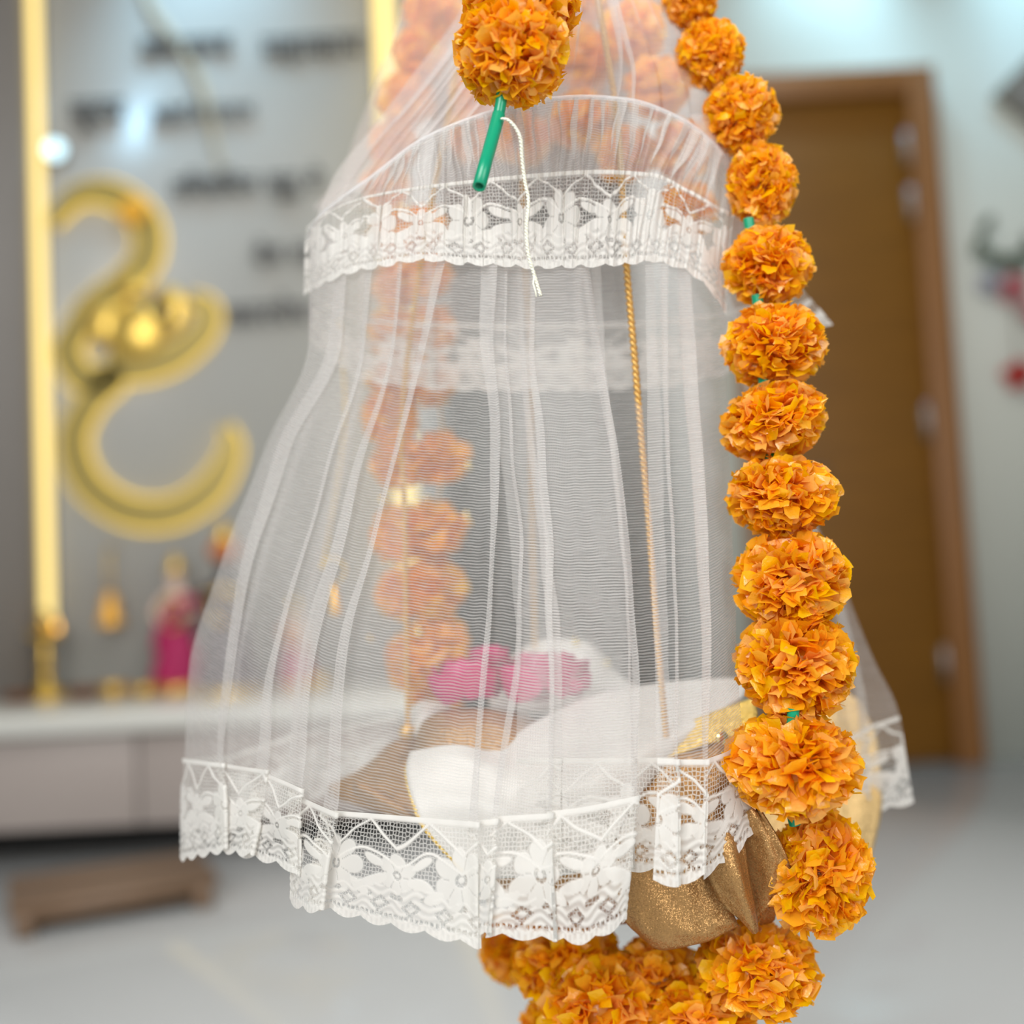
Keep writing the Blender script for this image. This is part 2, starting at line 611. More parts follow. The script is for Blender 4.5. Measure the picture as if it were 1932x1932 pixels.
for pyy in (290, 395, 800, 1250):
    q = PY(1705 + (pyy - 290) * 0.077, pyy, YR)
    h = mesh('hinge', *join([box((x1 - jw - 0.022, YR - 0.05, q[2] - 0.05), (x1 - jw - 0.002, YR - 0.035, q[2] + 0.05)),
                             tube([(x1 - jw - 0.012, YR - 0.055, q[2] - 0.055), (x1 - jw - 0.012, YR - 0.055, q[2] + 0.055)], 0.008)]), M['steel'], door)
q = PY(1440, 900, YR)
mesh('handle', *join([tube([(x0 + jw + 0.05, YR - 0.035, q[2]), (x0 + jw + 0.05, YR - 0.085, q[2]), (x0 + jw + 0.16, YR - 0.085, q[2])], 0.010),
                      box((x0 + jw + 0.03, YR - 0.042, q[2] - 0.09), (x0 + jw + 0.07, YR - 0.035, q[2] + 0.05))]), M['steel'], door)

# ------------------------------------------------------------------ lit shrine wall: LED strips, lettering, emblem
for k, (a, b, lab) in enumerate([((50, -150), (80, 1175), 'long warm glowing vertical light strip beside the dark pilaster'),
                                 ((731, -150), (757, 1160), 'warm glowing vertical light strip at the shrine wall edge behind the canopy')]):
    pa, pb = PY(*a, YB - 0.03), PY(*b, YB - 0.03)
    xm = (pa[0] + pb[0]) / 2
    w = 0.028
    t = thing('light_strip', lab, 'light strip', (xm, YB - 0.02, pb[2]))
    boxobj('channel', (xm - w - 0.004, YB - 0.012, pb[2]), (xm + w + 0.004, YB - 0.001, HC - 0.05), M['steel'], t)
    boxobj('diffuser', (xm - w, YB - 0.035, pb[2] + 0.005), (xm + w, YB - 0.012, HC - 0.055), M['led'], t, 0.004)

q = PY(112, 290, YB)  # glowing disc stands in for a lamp reflected in the glossy panel
t = thing('lamp_reflection', 'small round bluish white glowing disc as lamp reflection on the shrine wall above the emblem', 'lamp', q)
mesh('reflection_rim', *tube([q + (0, -0.002, 0), q + (0, -0.03, 0)], 0.034, 20), M['steel'], t)
mesh('lens', *tube([q + (0, -0.030, 0), q + (0, -0.036, 0)], 0.027, 20), M['lamp'], t)


def word(txt, x_a, x_b, ytop, parent, scale_h=1.0):
    cu = bpy.data.curves.new('word', 'FONT')
    cu.body = txt
    cu.extrude = 0.15
    cu.size = 1
    o = bpy.data.objects.new('word', cu)
    C.objects.link(o)
    dg = bpy.context.evaluated_depsgraph_get()
    me = bpy.data.meshes.new_from_object(o.evaluated_get(dg))
    bpy.data.objects.remove(o)
    n = len(me.vertices)
    co = np.zeros(n * 3)
    me.vertices.foreach_get('co', co)
    co = co.reshape(-1, 3)
    fs = [tuple(p_.vertices) for p_ in me.polygons]
    bpy.data.meshes.remove(me)
    lo, hi = co.min(0), co.max(0)
    pa, pb = PY(x_a, ytop, YB), PY(x_b, ytop - 0.05 * (x_b - x_a), YB)
    s = (pb[0] - pa[0]) / (hi[0] - lo[0])
    v = np.c_[pa[0] + (co[:, 0] - lo[0]) * s, YB - 0.012 - (co[:, 2] - lo[2]) / (hi[2] - lo[2] + 1e-6) * 0.012, pa[2] + (co[:, 1] - hi[1] * 0.86) * s * scale_h]
    mesh('word', v, fs, M['letters'], parent, smooth=False)


q = PY(430, 640, YB)
sign = thing('wall_lettering', 'raised black lettering in slanting lines on the pale shrine wall', 'lettering', q)
for txt, a, b, y in [('वकरतुणड', 268, 440, 86), ('महाकाय', 495, 690, 84), ('सूरय', 135, 240, 203), ('कोटि समपरभ', 290, 482, 205),
                     ('निरविघन कुरु मे', 325, 612, 336), ('देव सरव', 480, 640, 462), ('कारयेष', 428, 590, 572)]:
    word(txt, a, b, y, sign)

em = thing('wall_emblem', 'glowing golden elephant headed emblem with curling strokes on shrine wall', 'emblem', PY(270, 960, YB))


def strip_px(pts, w, sub=6):
    """flat plate stroke following pixel points on the wall, with real thickness."""
    p = PY(np.array([a for a, b in pts]), np.array([b for a, b in pts]), YB - 0.02)
    p = spline(p, sub)
    t = np.gradient(p, axis=0)
    t /= np.linalg.norm(t, axis=1)[:, None]
    n = np.stack([t[:, 2], 0 * t[:, 0], -t[:, 0]], 1)
    k = len(p)
    ww = np.interp(np.linspace(0, 1, k), np.linspace(0, 1, len(w)), w)[:, None]
    d = np.array([0, 0.012, 0])
    v = np.stack([p + n * ww - d, p - n * ww - d, p - n * ww + d, p + n * ww + d], 1).reshape(-1, 3)
    f = []
    for i in range(k - 1):
        for j in range(4):
            f.append((i * 4 + j, i * 4 + (j + 1) % 4, i * 4 + 4 + (j + 1) % 4, i * 4 + 4 + j))
    f += [(0, 3, 2, 1), tuple((k - 1) * 4 + j for j in range(4))]
    return v, f, p, n * ww


strokes = [('upper_stroke', [(98, 418), (150, 368), (215, 368), (272, 415), (278, 480), (240, 530), (180, 575), (145, 620)], [0.018, 0.036, 0.042, 0.040, 0.036]),
           ('lower_stroke', [(145, 620), (128, 665), (160, 715), (215, 712), (170, 760), (140, 830), (165, 910), (235, 962), (320, 968), (395, 925), (437, 850), (428, 805)], [0.036, 0.04, 0.036, 0.04, 0.042, 0.04, 0.012]),
           ('trunk', [(205, 690), (262, 690), (330, 672), (385, 625), (392, 580), (360, 560)], [0.045, 0.045, 0.036, 0.03, 0.014])]
for nm, pts, w in strokes:
    v, f, p, n = strip_px(pts, w)
    so = mesh(nm, v, f, M['emblem'], em, smooth=False)
    back = np.array([0, 0.004, 0])
    mesh('neon_edge', *join([tube(p + n * 1.08 + back, 0.007, 8), tube(p - n * 1.08 + back, 0.007, 8)]), M['neon'], so)
ctr = PY(255, 625, YB - 0.03)
mesh('face', *ball(ctr, 0.085, 0.03, 0.085), M['gold'], em)
e1 = PY(318, 585, YB - 0.035)
mesh('ear', *ball(e1, 0.055, 0.018, 0.07), M['gold'], em)
e2 = PY(192, 610, YB - 0.035)
mesh('ear', *ball(e2, 0.045, 0.018, 0.062), M['gold'], em)
e3 = PY(312, 588, YB - 0.055)
mesh('eye', *ball(e3, 0.024, 0.014, 0.034), M['dark'], em)
e4 = PY(250, 540, YB - 0.03)
mesh('crown', *lathe((e4[0], e4[1], e4[2] - 0.03), [(0.0, 0.09), (0.02, 0.06), (0.045, 0.03), (0.055, 0.0), (0.0, 0.0)], 16, 1, 0.4), M['gold'], em)
fl_ = PY(250, 398, YB - 0.05)
mesh('orange_blossom', *ball(fl_, 0.045, 0.02, 0.04), pbr('orange_blossom', (0.85, 0.42, 0.03), 0.6), em)
# gold curved ornament stalk running down the panel
p = PY(np.array([255, 290, 330, 372, 392, 420]), np.array([-60, 20, 75, 140, 200, 330]), YB - 0.012)
tag(mesh('gold_wall_ornament', *tube(p, [0.006, 0.014, 0.012, 0.014, 0.014, 0.005], 8, sub=6), pbr('muted_gold', (0.52, 0.48, 0.36), 0.45, 0.0)), 'slender muted gold curved ornament running down between the wall lettering', 'ornament')

# ------------------------------------------------------------------ console, stool, idols
zc = PY(100, 1312, YB - 0.02)[2]
yf = PZ(100, 1350, zc)[1]
con = thing('console', 'low floating console with pale stone top under the shrine wall', 'console', (-1.2, yf, 0))
cx0, cx1 = -2.6, PY(820, 1390, yf)[0]
boxobj('countertop', (cx0, yf, zc - 0.048), (cx1 + 0.02, YB - 0.005, zc), M['console_top'], con, 0.006)
zb = PY(100, 1570, yf + 0.03)[2]
boxobj('body', (cx0, yf + 0.06, zb), (cx1, YB - 0.005, zc - 0.048), M['console'], con)
xs = [cx0, PY(-330, 1450, yf)[0], PY(250, 1450, yf)[0], cx1]
for a, b in zip(xs[:-1], xs[1:]):
    boxobj('drawer_front', (a + 0.003, yf + 0.035, zb + 0.004), (b - 0.003, yf + 0.06, zc - 0.054), M['console'], con, 0.003)
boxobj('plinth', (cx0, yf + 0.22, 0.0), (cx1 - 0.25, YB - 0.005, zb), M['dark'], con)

# low wooden stool on the floor
fl = PZ(np.array([28, 403]), np.array([1775, 1712]), 0.0)
ux = fl[1] - fl[0]
ln = np.linalg.norm(ux)
ux /= ln
uy = np.array([-ux[1], ux[0], 0])
st = thing('low_stool', 'low dark wooden foot stool standing on the pale floor before the console', 'stool', fl[0])
hh = 0.062


def obox(o, a0, a1, b0, b1, z0, z1):
    v, f = box((a0, b0, z0), (a1, b1, z1))
    return o + v[:, :1] * ux + v[:, 1:2] * uy + v[:, 2:3] * np.array([0, 0, 1.0]), f


for k in range(3):
    mesh('plank', *obox(fl[0], -0.01, ln + 0.01, k * 0.087, k * 0.087 + 0.084, hh - 0.02, hh), M['stool'], st, smooth=False)
mesh('side_rail', *obox(fl[0], 0.0, ln, 0.004, 0.022, 0.022, hh - 0.02), M['stool'], st, smooth=False)
for a in (0.0, ln - 0.035):
    mesh('foot', *obox(fl[0], a, a + 0.035, 0.0, 0.258, 0.0, 0.045), M['stool'], st, smooth=False)


def skin_body(name, pts, edges, radii, mt, parent):
    off = np.array(parent.location)
    me = bpy.data.meshes.new(name)
    me.from_pydata([tuple(np.array(p_) - off) for p_ in pts], edges, [])
    o = bpy.data.objects.new(name, me)
    C.objects.link(o)
    o.parent = parent
    o.modifiers.new('skin', 'SKIN').use_smooth_shade = True
    for i, r in enumerate(radii):
        me.skin_vertices[0].data[i].radius = (r, r)
        me.skin_vertices[0].data[i].use_root = i == 0
    s = o.modifiers.new('sub', 'SUBSURF')
    s.levels = s.render_levels = 1
    me.materials.append(mt)
    return o


def idol(px, py, Y, h, label, robe, skin, shawl, flip=1, flute=False, turban=False):
    b = PY(px, py, Y)
    b[2] = zc
    t = thing('idol_statue', label, 'statue', b)
    s = h / 0.40
    x, y, z = b
    mesh('pedestal', *lathe(b, [(0.0, 0.0), (0.085 * s, 0.0), (0.085 * s, 0.02 * s), (0.07 * s, 0.028 * s), (0.0, 0.028 * s)], 24), M['brass'], t)
    a = np.linspace(0, 2 * math.pi, 36, endpoint=False)
    prof = [(0.078, 0.028), (0.074, 0.06), (0.062, 0.11), (0.048, 0.16), (0.036, 0.20), (0.034, 0.215)]
    v = np.array([[(x + s * r * (1 + 0.06 * math.cos(9 * q_) * (1 - i / 6)) * math.cos(q_), y + s * r * 0.8 * (1 + 0.06 * math.cos(9 * q_) * (1 - i / 6)) * math.sin(q_), z + s * zz) for i, (r, zz) in enumerate(prof)] for q_ in a]).reshape(-1, 3)
    mesh('skirt', v, grid_faces(36, 6, True), robe, t)
    J = lambda dx, dy, dz: (x + s * dx * flip, y + s * dy, z + s * dz)
    pts = [J(0, 0, .20), J(0, 0, .245), J(0, 0, .285), J(0, 0, .305), J(0, -.004, .335), J(0, -.002, .365),
           J(.042, 0, .278), J(.062, -.02, .235), J(.030, -.055, .255 if flute else .225), J(-.042, 0, .278), J(-.064, -.015, .235), J(-.034, -.05, .262 if flute else .21)]
    ed = [(0, 1), (1, 2), (2, 3), (3, 4), (4, 5), (2, 6), (6, 7), (7, 8), (2, 9), (9, 10), (10, 11)]
    skin_body('body', pts, ed, [s * r for r in (.032, .028, .034, .013, .026, .020, .015, .012, .008, .015, .012, .008)], skin, t)
    mesh('shawl', *tube([J(.05, -.01, .21), J(.048, -.012, .27), J(.02, -.036, .262), J(-.03, -.036, .20), J(-.05, -.02, .13)], [s * .012, s * .02, s * .014, s * .018, s * .02], 10, sub=5), shawl, t)
    if turban:
        mesh('turban', *ball(J(0, 0, .378), 0.042 * s, 0.036 * s, 0.03 * s), M['orange_cloth'], t)
    c = J(0, 0, .40 if turban else .36)
    mesh('crown', *lathe(c, [(0.024 * s, 0.0), (0.027 * s, 0.012 * s), (0.018 * s, 0.03 * s), (0.008 * s, 0.05 * s), (0.0, 0.06 * s)], 16), M['brass'], t)
    c = J(0, -.018, .238)
    an = np.linspace(0, 2 * math.pi, 25)
    mesh('necklace', *tube([(c[0] + s * .03 * math.cos(q_), c[1] - s * .016, c[2] + s * .045 * math.sin(q_)) for q_ in an], s * .006, 6), M['brass'], t)
    if flute:
        mesh('flute', *tube([J(.05, -.062, .268), J(-.06, -.056, .275)], s * .005, 8), M['brass'], t)


idol(338, 1315, 3.08, 0.37, 'pale idol in a long magenta dress on the shrine console', M['magenta'], M['skin'], M['magenta'])
idol(432, 1318, 2.86, 0.40, 'dark faced flute playing idol in purple robe and orange turban on the shrine console', M['purple'], M['skin_dark'], M['purple'], -1, True, True)
idol(562, 1316, 3.05, 0.24, 'small idol in a pink dress right of the dark flute idol', M['magenta'], M['skin'], M['orange_cloth'], -1)
b = PY(88, 1312, 3.05)
b[2] = zc
lampo = thing('brass_lamp', 'tall brass oil lamp on the console below the long light strip', 'lamp', b)
mesh('base', *lathe(b, [(0, 0), (0.06, 0), (0.058, 0.012), (0.03, 0.03), (0.014, 0.05), (0.012, 0.09), (0.02, 0.10), (0.012, 0.112), (0.011, 0.16)], 24), M['brass'], lampo)
mesh('oil_bowl', *lathe(b + (0, 0, 0.155), [(0.0, 0.0), (0.02, 0.004), (0.048, 0.024), (0.05, 0.032), (0.044, 0.028), (0.0, 0.02)], 24), M['brass'], lampo)
mesh('finial', *lathe(b + (0, 0, 0.175), [(0.008, 0.0), (0.01, 0.02), (0.022, 0.035), (0.012, 0.055), (0.0, 0.075)], 16), M['brass'], lampo)
mesh('flame', *lathe(b + (0.036, -0.01, 0.184), [(0.0, 0.0), (0.007, 0.008), (0.005, 0.02), (0.0, 0.036)], 10), emis('flame', (1, 0.5, 0.08), 4), lampo)
for k, (px, w, hgt, mt, lab) in enumerate([(160, .05, .03, 'copper', 'dark copper bowl on the console right of the brass lamp'),
                                           (215, .04, .035, 'brass', 'small brass bowl on the console below the hanging bell'),
                                           (275, .045, .026, 'brass', 'shallow brass dish on the console left of the magenta idol'),
                                           (35, .045, .024, 'copper', 'dark copper dish on the console at the far left end'),
                                           (600, .04, .03, 'brass', 'brass bowl on the console seen through the veil')]):
    b = PY(px, 1314, 2.98)
    b[2] = zc
    t = thing('offering_bowl', lab, 'bowl', b, 'metal bowls on the shrine console')
    mesh('bowl', *lathe(b, [(0.0, 0.0), (w * .5, 0.0), (w * .85, hgt * .45), (w, hgt), (w * .93, hgt), (w * .75, hgt * .5), (0.0, hgt * .2)], 24), M[mt], t)
    mesh('rim', *tube([b + (w * .97 * math.cos(a), w * .97 * math.sin(a), hgt) for a in np.linspace(0, 6.2832, 25)], 0.003, 6), M[mt], t)

# hanging bell on the shrine wall
q = PY(208, 1150, YB - 0.07)
t = thing('hanging_bell', 'golden bell hanging on a short chain from the shrine wall below the emblem', 'bell', q + (0, 0, -0.05))
top = q + (0, 0, 0.17)
mesh('bracket', *tube([top + (0, 0.068, 0), top + (0, 0.02, 0.006), top], 0.004, 8), M['brass'], t)
mesh('chain', *tube([top, q + (0, 0, 0.04)], 0.004, 6), M['brass'], t)
mesh('bell_body', *lathe(q + (0, 0, -0.045), [(0.0, 0.095), (0.014, 0.09), (0.022, 0.06), (0.026, 0.03), (0.036, 0.008), (0.038, 0.0), (0.034, 0.0), (0.0, 0.07)], 24), pbr('orange_brass', (0.95, 0.50, 0.08), 0.3, 0.5), t)
mesh('clapper', *tube([q + (0, 0, 0.0), q + (0, 0, -0.055)], [0.003, 0.004, 0.009], 8), M['brass'], t)

# right wall: frame and flower hanging
q = PY(1958, 172, YR - 0.03)
t = thing('picture_frame', 'dark grey diamond shaped wall frame above the flower hanging', 'picture frame', q)
for nm, r0, dd, mt in [('frame_board', 0.135, 0.022, 'frame'), ('picture_panel', 0.105, 0.03, 'framein')]:
    v = np.array([q + (r0 * a, (YR - 0.002 - q[1]) - s_, r0 * 0.93 * c_) for s_ in (0, dd) for a, c_ in ((1, 0), (0, 1), (-1, 0), (0, -1))])
    mesh(nm, v, [(0, 1, 2, 3), (7, 6, 5, 4)] + [(k, 4 + k, 4 + (k + 1) % 4, (k + 1) % 4) for k in range(4)], M[mt], t, smooth=False)
q = PY(1890, 440, YR - 0.03)
t = thing('flower_hanging', 'dark green leaf garland with pink and red flowers hanging on right wall', 'garland', q)
mesh('stem', *tube(PY(np.array([1848, 1870, 1900, 1940, 1990]), np.array([446, 480, 488, 470, 440]), YR - 0.03), 0.008, 8, sub=5), M['leaf'], t)


def leaf(c, d, ln, w, up=(0, -1, 0)):
    d = np.array(d, float)
    d /= np.linalg.norm(d)
    s_ = np.cross(d, up)
    s_ /= np.linalg.norm(s_)
    n = np.cross(s_, d)
    v, k = [], 6
    for i in range(k + 1):
        u = i / k
        hw = w * math.sin(math.pi * min(1, u * 0.93 + 0.05)) ** 0.8
        b_ = np.array(c) + d * ln * u + n * 0.08 * ln * math.sin(math.pi * u)
        v += [b_ - s_ * hw + n * hw * 0.3, b_, b_ + s_ * hw + n * hw * 0.3]
    return np.array(v), [tuple(q_) for q_ in grid_faces(k + 1, 3)]


for k, (px, py) in enumerate([(1846, 452), (1858, 468), (1872, 478), (1888, 486), (1905, 486), (1920, 478), (1938, 470), (1955, 462), (1850, 440), (1915, 492)]):
    mesh('leaf', *leaf(PY(px, py, YR - 0.04), (random.uniform(-1, 1), -0.3, random.uniform(-1, 0.5)), 0.065, 0.018), M['leaf'], t)
mesh('string', *tube([PY(1908, 486, YR - 0.03), PY(1914, 560, YR - 0.03), PY(1922, 730, YR - 0.03)], 0.002, 6), M['leaf'], t)


def puff(c, r, n, seed):
    g = np.random.default_rng(seed)
    vs, fs, o = [], [], 0
    for k in range(n):
        d = g.normal(size=3)
        d[1] -= 0.6
        d /= np.linalg.norm(d)
        v, f = leaf(np.array(c) + d * r * 0.2, d + g.normal(size=3) * .2, r * 0.95, r * 0.42, g.normal(size=3))
        vs.append(v)
        fs += [tuple(i + o for i in q_) for q_ in f]
        o += len(v)
    return np.vstack(vs), fs


for px, py, r, mt in [(1868, 535, .035, 'lilac'), (1912, 545, .045, 'pinkfl'), (1920, 705, .045, 'redfl'), (1955, 590, .04, 'pinkfl')]:
    mesh('blossom', *puff(PY(px, py, YR - 0.05), r, 22, px), M[mt], t)


# ------------------------------------------------------------------ lace pattern (embroidery density on a strip, u metres, v 0..1 from heading to scalloped hem)
def lace_density(u, v, H, Pd=0.078):
    sm = lambda x, a, b: np.clip((x - a) / (b - a), 0, 1)
    wv = smooth_noise(u * 90, v * 3.0, 12)
    wu = smooth_noise(u * 70, v * 2.4, 13)
    edge = np.clip((v - .05) * 8, 0, 1) * np.clip((0.93 - v) * 8, 0, 1)
    yy = v * H + 0.0011 * wv * edge
    u0, u = u, u + 0.0016 * wu * edge
    X = (u + 0.5 * Pd) % Pd - 0.5 * Pd
    X2 = (u + Pd) % Pd - 0.5 * Pd
    d = np.zeros_like(u + v)
    d = np.maximum(d, 1 - sm(v, 0.045, 0.065))
    cord = lambda dist, w=0.0009: 1 - sm(dist, w * 0.6, w * 1.2)
    tri = np.abs(((u / (Pd * 0.5)) % 1) - 0.5) * 2
    d = np.maximum(d, cord(np.abs(yy - H * (0.05 + 0.26 * tri)) * 0.8))
    arc = np.abs(np.sin(math.pi * u / (Pd * 0.5)))
    d = np.maximum(d, cord(np.abs(yy - H * (0.46 - 0.13 * arc))))

    def flower(x, y, R, k, d, ph=0.0):
        r = np.hypot(x, y * 1.12)
        th = np.arctan2(y, x) + ph
        pet = np.abs(np.cos(k * th / 2)) ** 0.6
        lim = R * (0.62 + 0.38 * pet)
        ins = 1 - sm(r, lim * 0.93, lim * 1.03)
        line = (np.abs(np.sin(k * th / 2 + math.pi / 2)) < 0.10) & (r > R * 0.3)
        body = ins * np.where(line, 0.55, 0.93 - 0.10 * sm(r, 0, R))
        core = (r < R * 0.2) & (r > R * 0.1)
        body = np.where(core, 0.3, body)
        rim = np.exp(-((r - lim * 0.95) / (R * 0.05)) ** 2)
        return np.maximum(d, np.maximum(body, rim * ins))
    d = flower(X, yy - 0.50 * H, 0.0172, 7, d)
    d = flower(X2, yy - 0.53 * H, 0.0115, 6, d, 0.5)
    for sx in (-1, 1):
        for cx, cy, a, b, rot in ((0.0245, 0.42, 0.008, 0.0026, 0.3), (0.0250, 0.60, 0.009, 0.003, -0.25), (0.016, 0.68, 0.007, 0.0028, 0.5)):
            x = X * sx - cx
            y = yy - cy * H
            e = np.hypot((x * math.cos(rot) + y * math.sin(rot)) / a, (-x * math.sin(rot) + y * math.cos(rot)) / b)
            d = np.maximum(d, (1 - sm(e, 0.9, 1.1)) * 0.92)
    # dense foot of the lace with ribs, lozenge holes and a run of eyelets over the scallops
    w4 = Pd / 4
    sc = 0.035 * np.abs(np.cos(math.pi * u / w4))
    foot = sm(v, 0.66 - 0.06 * arc, 0.69 - 0.06 * arc)
    rib = 0.80 + 0.18 * np.sin((yy + 0.0015 * np.sin(u * 420)) * 2 * math.pi / 0.0042)
    foot_d = foot * rib
    hx = ((u / w4) % 1 - 0.5) * w4
    hy = yy - 0.80 * H
    loz = np.abs(hx) / 0.0062 + np.abs(hy) / 0.0040
    foot_d = np.where((loz < 1) & (loz > 0.55), 0.18, foot_d)
    hx2 = ((u / w4 + 0.5) % 1 - 0.5) * w4
    e2 = np.hypot(hx2 / 0.0045, (yy - 0.725 * H) / 0.0016)
    foot_d = np.where(e2 < 1, 0.15, foot_d)
    eye = (np.abs(v - (0.905 + sc - 0.02)) < 0.014) & (((u / 0.0030) % 1) > 0.42)
    foot_d = np.where(eye, 0.0, foot_d)
    foot_d = np.maximum(foot_d, sm(v, 0.925 + sc - 0.02, 0.94 + sc - 0.02) * (0.9 + 0.1 * np.sin(u * 2 * math.pi / 0.0032)))
    return np.clip(np.maximum(d, foot_d), 0, 1)


def fabric(parent, name, kn, ys, depth, n, mt, n_lace=0, m_lace=60, H=0.055, seed=1, wob=0.0012, tmat='tulle', lname='lace_trim', scal=0.0032, pwob=1.5, lift=0.0, tight=None):
    """A hanging sheet. kn: [px per row..., offset, lace_top_y, hem_y]; rows ys, then the lace top and the hem."""
    R = len(ys)
    px = np.array([k[0][:R + 2] for k in kn], float)
    if tight:
        for i in range(1, len(kn) - 1):
            if px[i, 1] < px[i - 1, 1]:
                gr = np.random.default_rng(seed + i)
                amt = np.clip(tight[0] + tight[1] * np.sin(np.linspace(0, gr.uniform(2, 5), R + 2) + gr.uniform(0, 6)), .08, 1.1)
                px[i] = px[i - 1] + (px[i] - px[i - 1]) * amt
    off = np.array([k[1] for k in kn], float)
    py = np.array([list(ys) + [k[2], k[3]] for k in kn], float)
    s = np.r_[0, np.cumsum(np.abs(np.diff(px, axis=0)).mean(1) + 5)]
    D = np.concatenate([px, py, off[:, None]], 1)

    def build(N, tq):
        si = np.linspace(0, s[-1], N)
        A = pchip(s, D, si)
        X, Y, O = A[:, :R + 2], A[:, R + 2:2 * R + 4], A[:, -1]
        tk = np.arange(R + 2, dtype=float)
        # rows weighted by mean height so that rows stay even
        tk = np.r_[0, np.cumsum(np.maximum(np.diff(Y.mean(0)), 1))]
        tt = np.interp(tq, [0, 1, 2], [0, tk[-2], tk[-1]])
        X = pchip(tk, X.T, tt).T
        Y = pchip(tk, Y.T, tt).T
        a = np.broadcast_to((si / 60.0)[:, None], X.shape)
        b = np.broadcast_to((tt / 160.0)[None, :], X.shape)
        X = X + pwob * smooth_noise(a * 0.9, b * 2.2, seed)
        d = depth(X, Y) + O[:, None] + wob * smooth_noise(a * 1.4, b * 1.2, seed + 5) + 0.42 * wob * smooth_noise(a * 5, b * 1.6, seed + 9)
        return X, Y, d

    # tulle
    mrow = max(12, int((np.mean(py[:, R]) - ys[0]) / 9))
    X, Y, d = build(n, np.linspace(0, 1, mrow))
    V = P(X, Y, d)
    mid = V[:, int(mrow * 0.7)]
    u = np.r_[0, np.cumsum(np.linalg.norm(np.diff(mid, axis=0), axis=1))]
    # stable per-column vertical coordinate
    vv = np.concatenate([np.zeros((n, 1)), np.cumsum(np.linalg.norm(np.diff(V, axis=1), axis=2), 1)], 1)
    uv = np.stack([np.broadcast_to(u[:, None], X.shape), vv], -1).reshape(-1, 2)
    o = mesh(name, V.reshape(-1, 3), grid_faces(n, mrow), M[tmat], parent, uv=uv)
    if n_lace:
        X, Y, d = build(n_lace, np.linspace(1, 2, m_lace))
        V = P(X, Y, d)
        mid = V[:, m_lace // 2]
        u = np.r_[0, np.cumsum(np.linalg.norm(np.diff(mid, axis=0), axis=1))]
        vn = np.linspace(0, 1, m_lace)
        U = np.broadcast_to(u[:, None], X.shape)
        Vn = np.broadcast_to(vn[None, :], X.shape)
        # real scallops: the lower edge rises and falls
        down = V[:, -1] - V[:, 0]
        k = np.clip((Vn - 0.6) / 0.4, 0, 1) ** 1.5
        rise = np.abs(np.sin(math.pi * u / 0.0195)) * scal
        nd = down / np.linalg.norm(down, axis=1)[:, None]
        V = V + nd[:, None, :] * (k * (rise[:, None] - scal * .5))[..., None]
        dn = lace_density(U, Vn, H)
        # relief of the embroidery, stood off towards the outside
        nrm = np.cross(np.gradient(V, axis=0), np.gradient(V, axis=1))
        nrm /= np.linalg.norm(nrm, axis=-1)[..., None] + 1e-12
        sg = np.sign((nrm * (CAM - V)).sum(-1))[..., None]
        sgn = np.sign(np.median(sg)) or 1
        V = V + nrm * sgn * (dn * 0.0009 + 0.0004 + lift)[..., None]
        uv = np.stack([U, Vn * H], -1).reshape(-1, 2)
        mesh(lname, V.reshape(-1, 3), grid_faces(n_lace, m_lace), M['lace'], o, uv=uv, attrs={'stitch': dn})
    return o


# ------------------------------------------------------------------ hanging canopy
axc = lambda py: 1000 + (py - 420) * 0.039
LY = [300, 470, 640, 850, 1050, 1250, 1430, 1640, 1800]
LX = [600, 580, 578, 500, 420, 358, 347, 337, 335]
DA, FLAT = 0.75, 0.62


def skirt_d(px, py, sign=-1, fl=FLAT):
    w = axc(py) - np.interp(py, LY, LX) + 4
    Rd = fl * w * DA / F
    return DA + sign * Rd * np.sqrt(np.clip(1 - ((px - axc(py)) / w) ** 2, 0.0, 1))


def back_d(px, py):
    return skirt_d(px, py, +1)


ring_pts = np.array([(578, 462), (584, 436), (600, 412), (640, 378), (700, 335), (800, 262), (940, 208), (1040, 187), (1100, 183), (1180, 188), (1280, 222), (1350, 275), (1392, 335), (1402, 380)], float)
lt_pts = np.array([(560, 450), (600, 412), (680, 375), (760, 358), (900, 340), (1000, 330), (1130, 322), (1230, 328), (1300, 360), (1385, 408)], float)
hem_pts = np.array([(560, 565), (577, 552), (620, 528), (660, 512), (720, 500), (800, 488), (870, 495), (950, 498), (1000, 502), (1100, 500), (1180, 496), (1230, 490), (1280, 502), (1340, 545), (1366, 588)], float)
fi = lambda a, x: pchip(a[:, 0], a[:, 1], np.clip(np.atleast_1d(x), a[0, 0], a[-1, 0])).reshape(np.shape(x))


def val_d(px, py):
    c = axc(py) - 4
    w = 415
    return DA - FLAT * w * DA / F * np.sqrt(np.clip(1 - ((px - c) / w) ** 2, 0, 1)) - 0.006


canopy = thing('cradle_canopy', 'white net canopy with gathered crown and lace edged curtains hanging over the cradle', 'canopy', P(axc(900), 900, DA))
# hoop
hx = np.linspace(580, 1400, 120)
front = P(hx, fi(ring_pts, hx), val_d(hx, fi(ring_pts, hx)) + 0.003)
cxy = P(np.array(1000.0), np.array(300.0), np.array(DA))
an = np.linspace(0.12, math.pi - 0.12, 40)
back = np.array([(front[-1][0] + (front[0][0] - front[-1][0]) * (1 - math.cos(a)) / 2, 0.5 * (front[0][1] + front[-1][1]) + 0.105 * math.sin(a), front[-1][2] + (front[0][2] - front[-1][2]) * (1 - math.cos(a)) / 2 + 0.012 * math.sin(a)) for a in an])
mesh('hoop', *tube(np.vstack([front, back]), 0.0013, 8), M['hoop'], canopy)

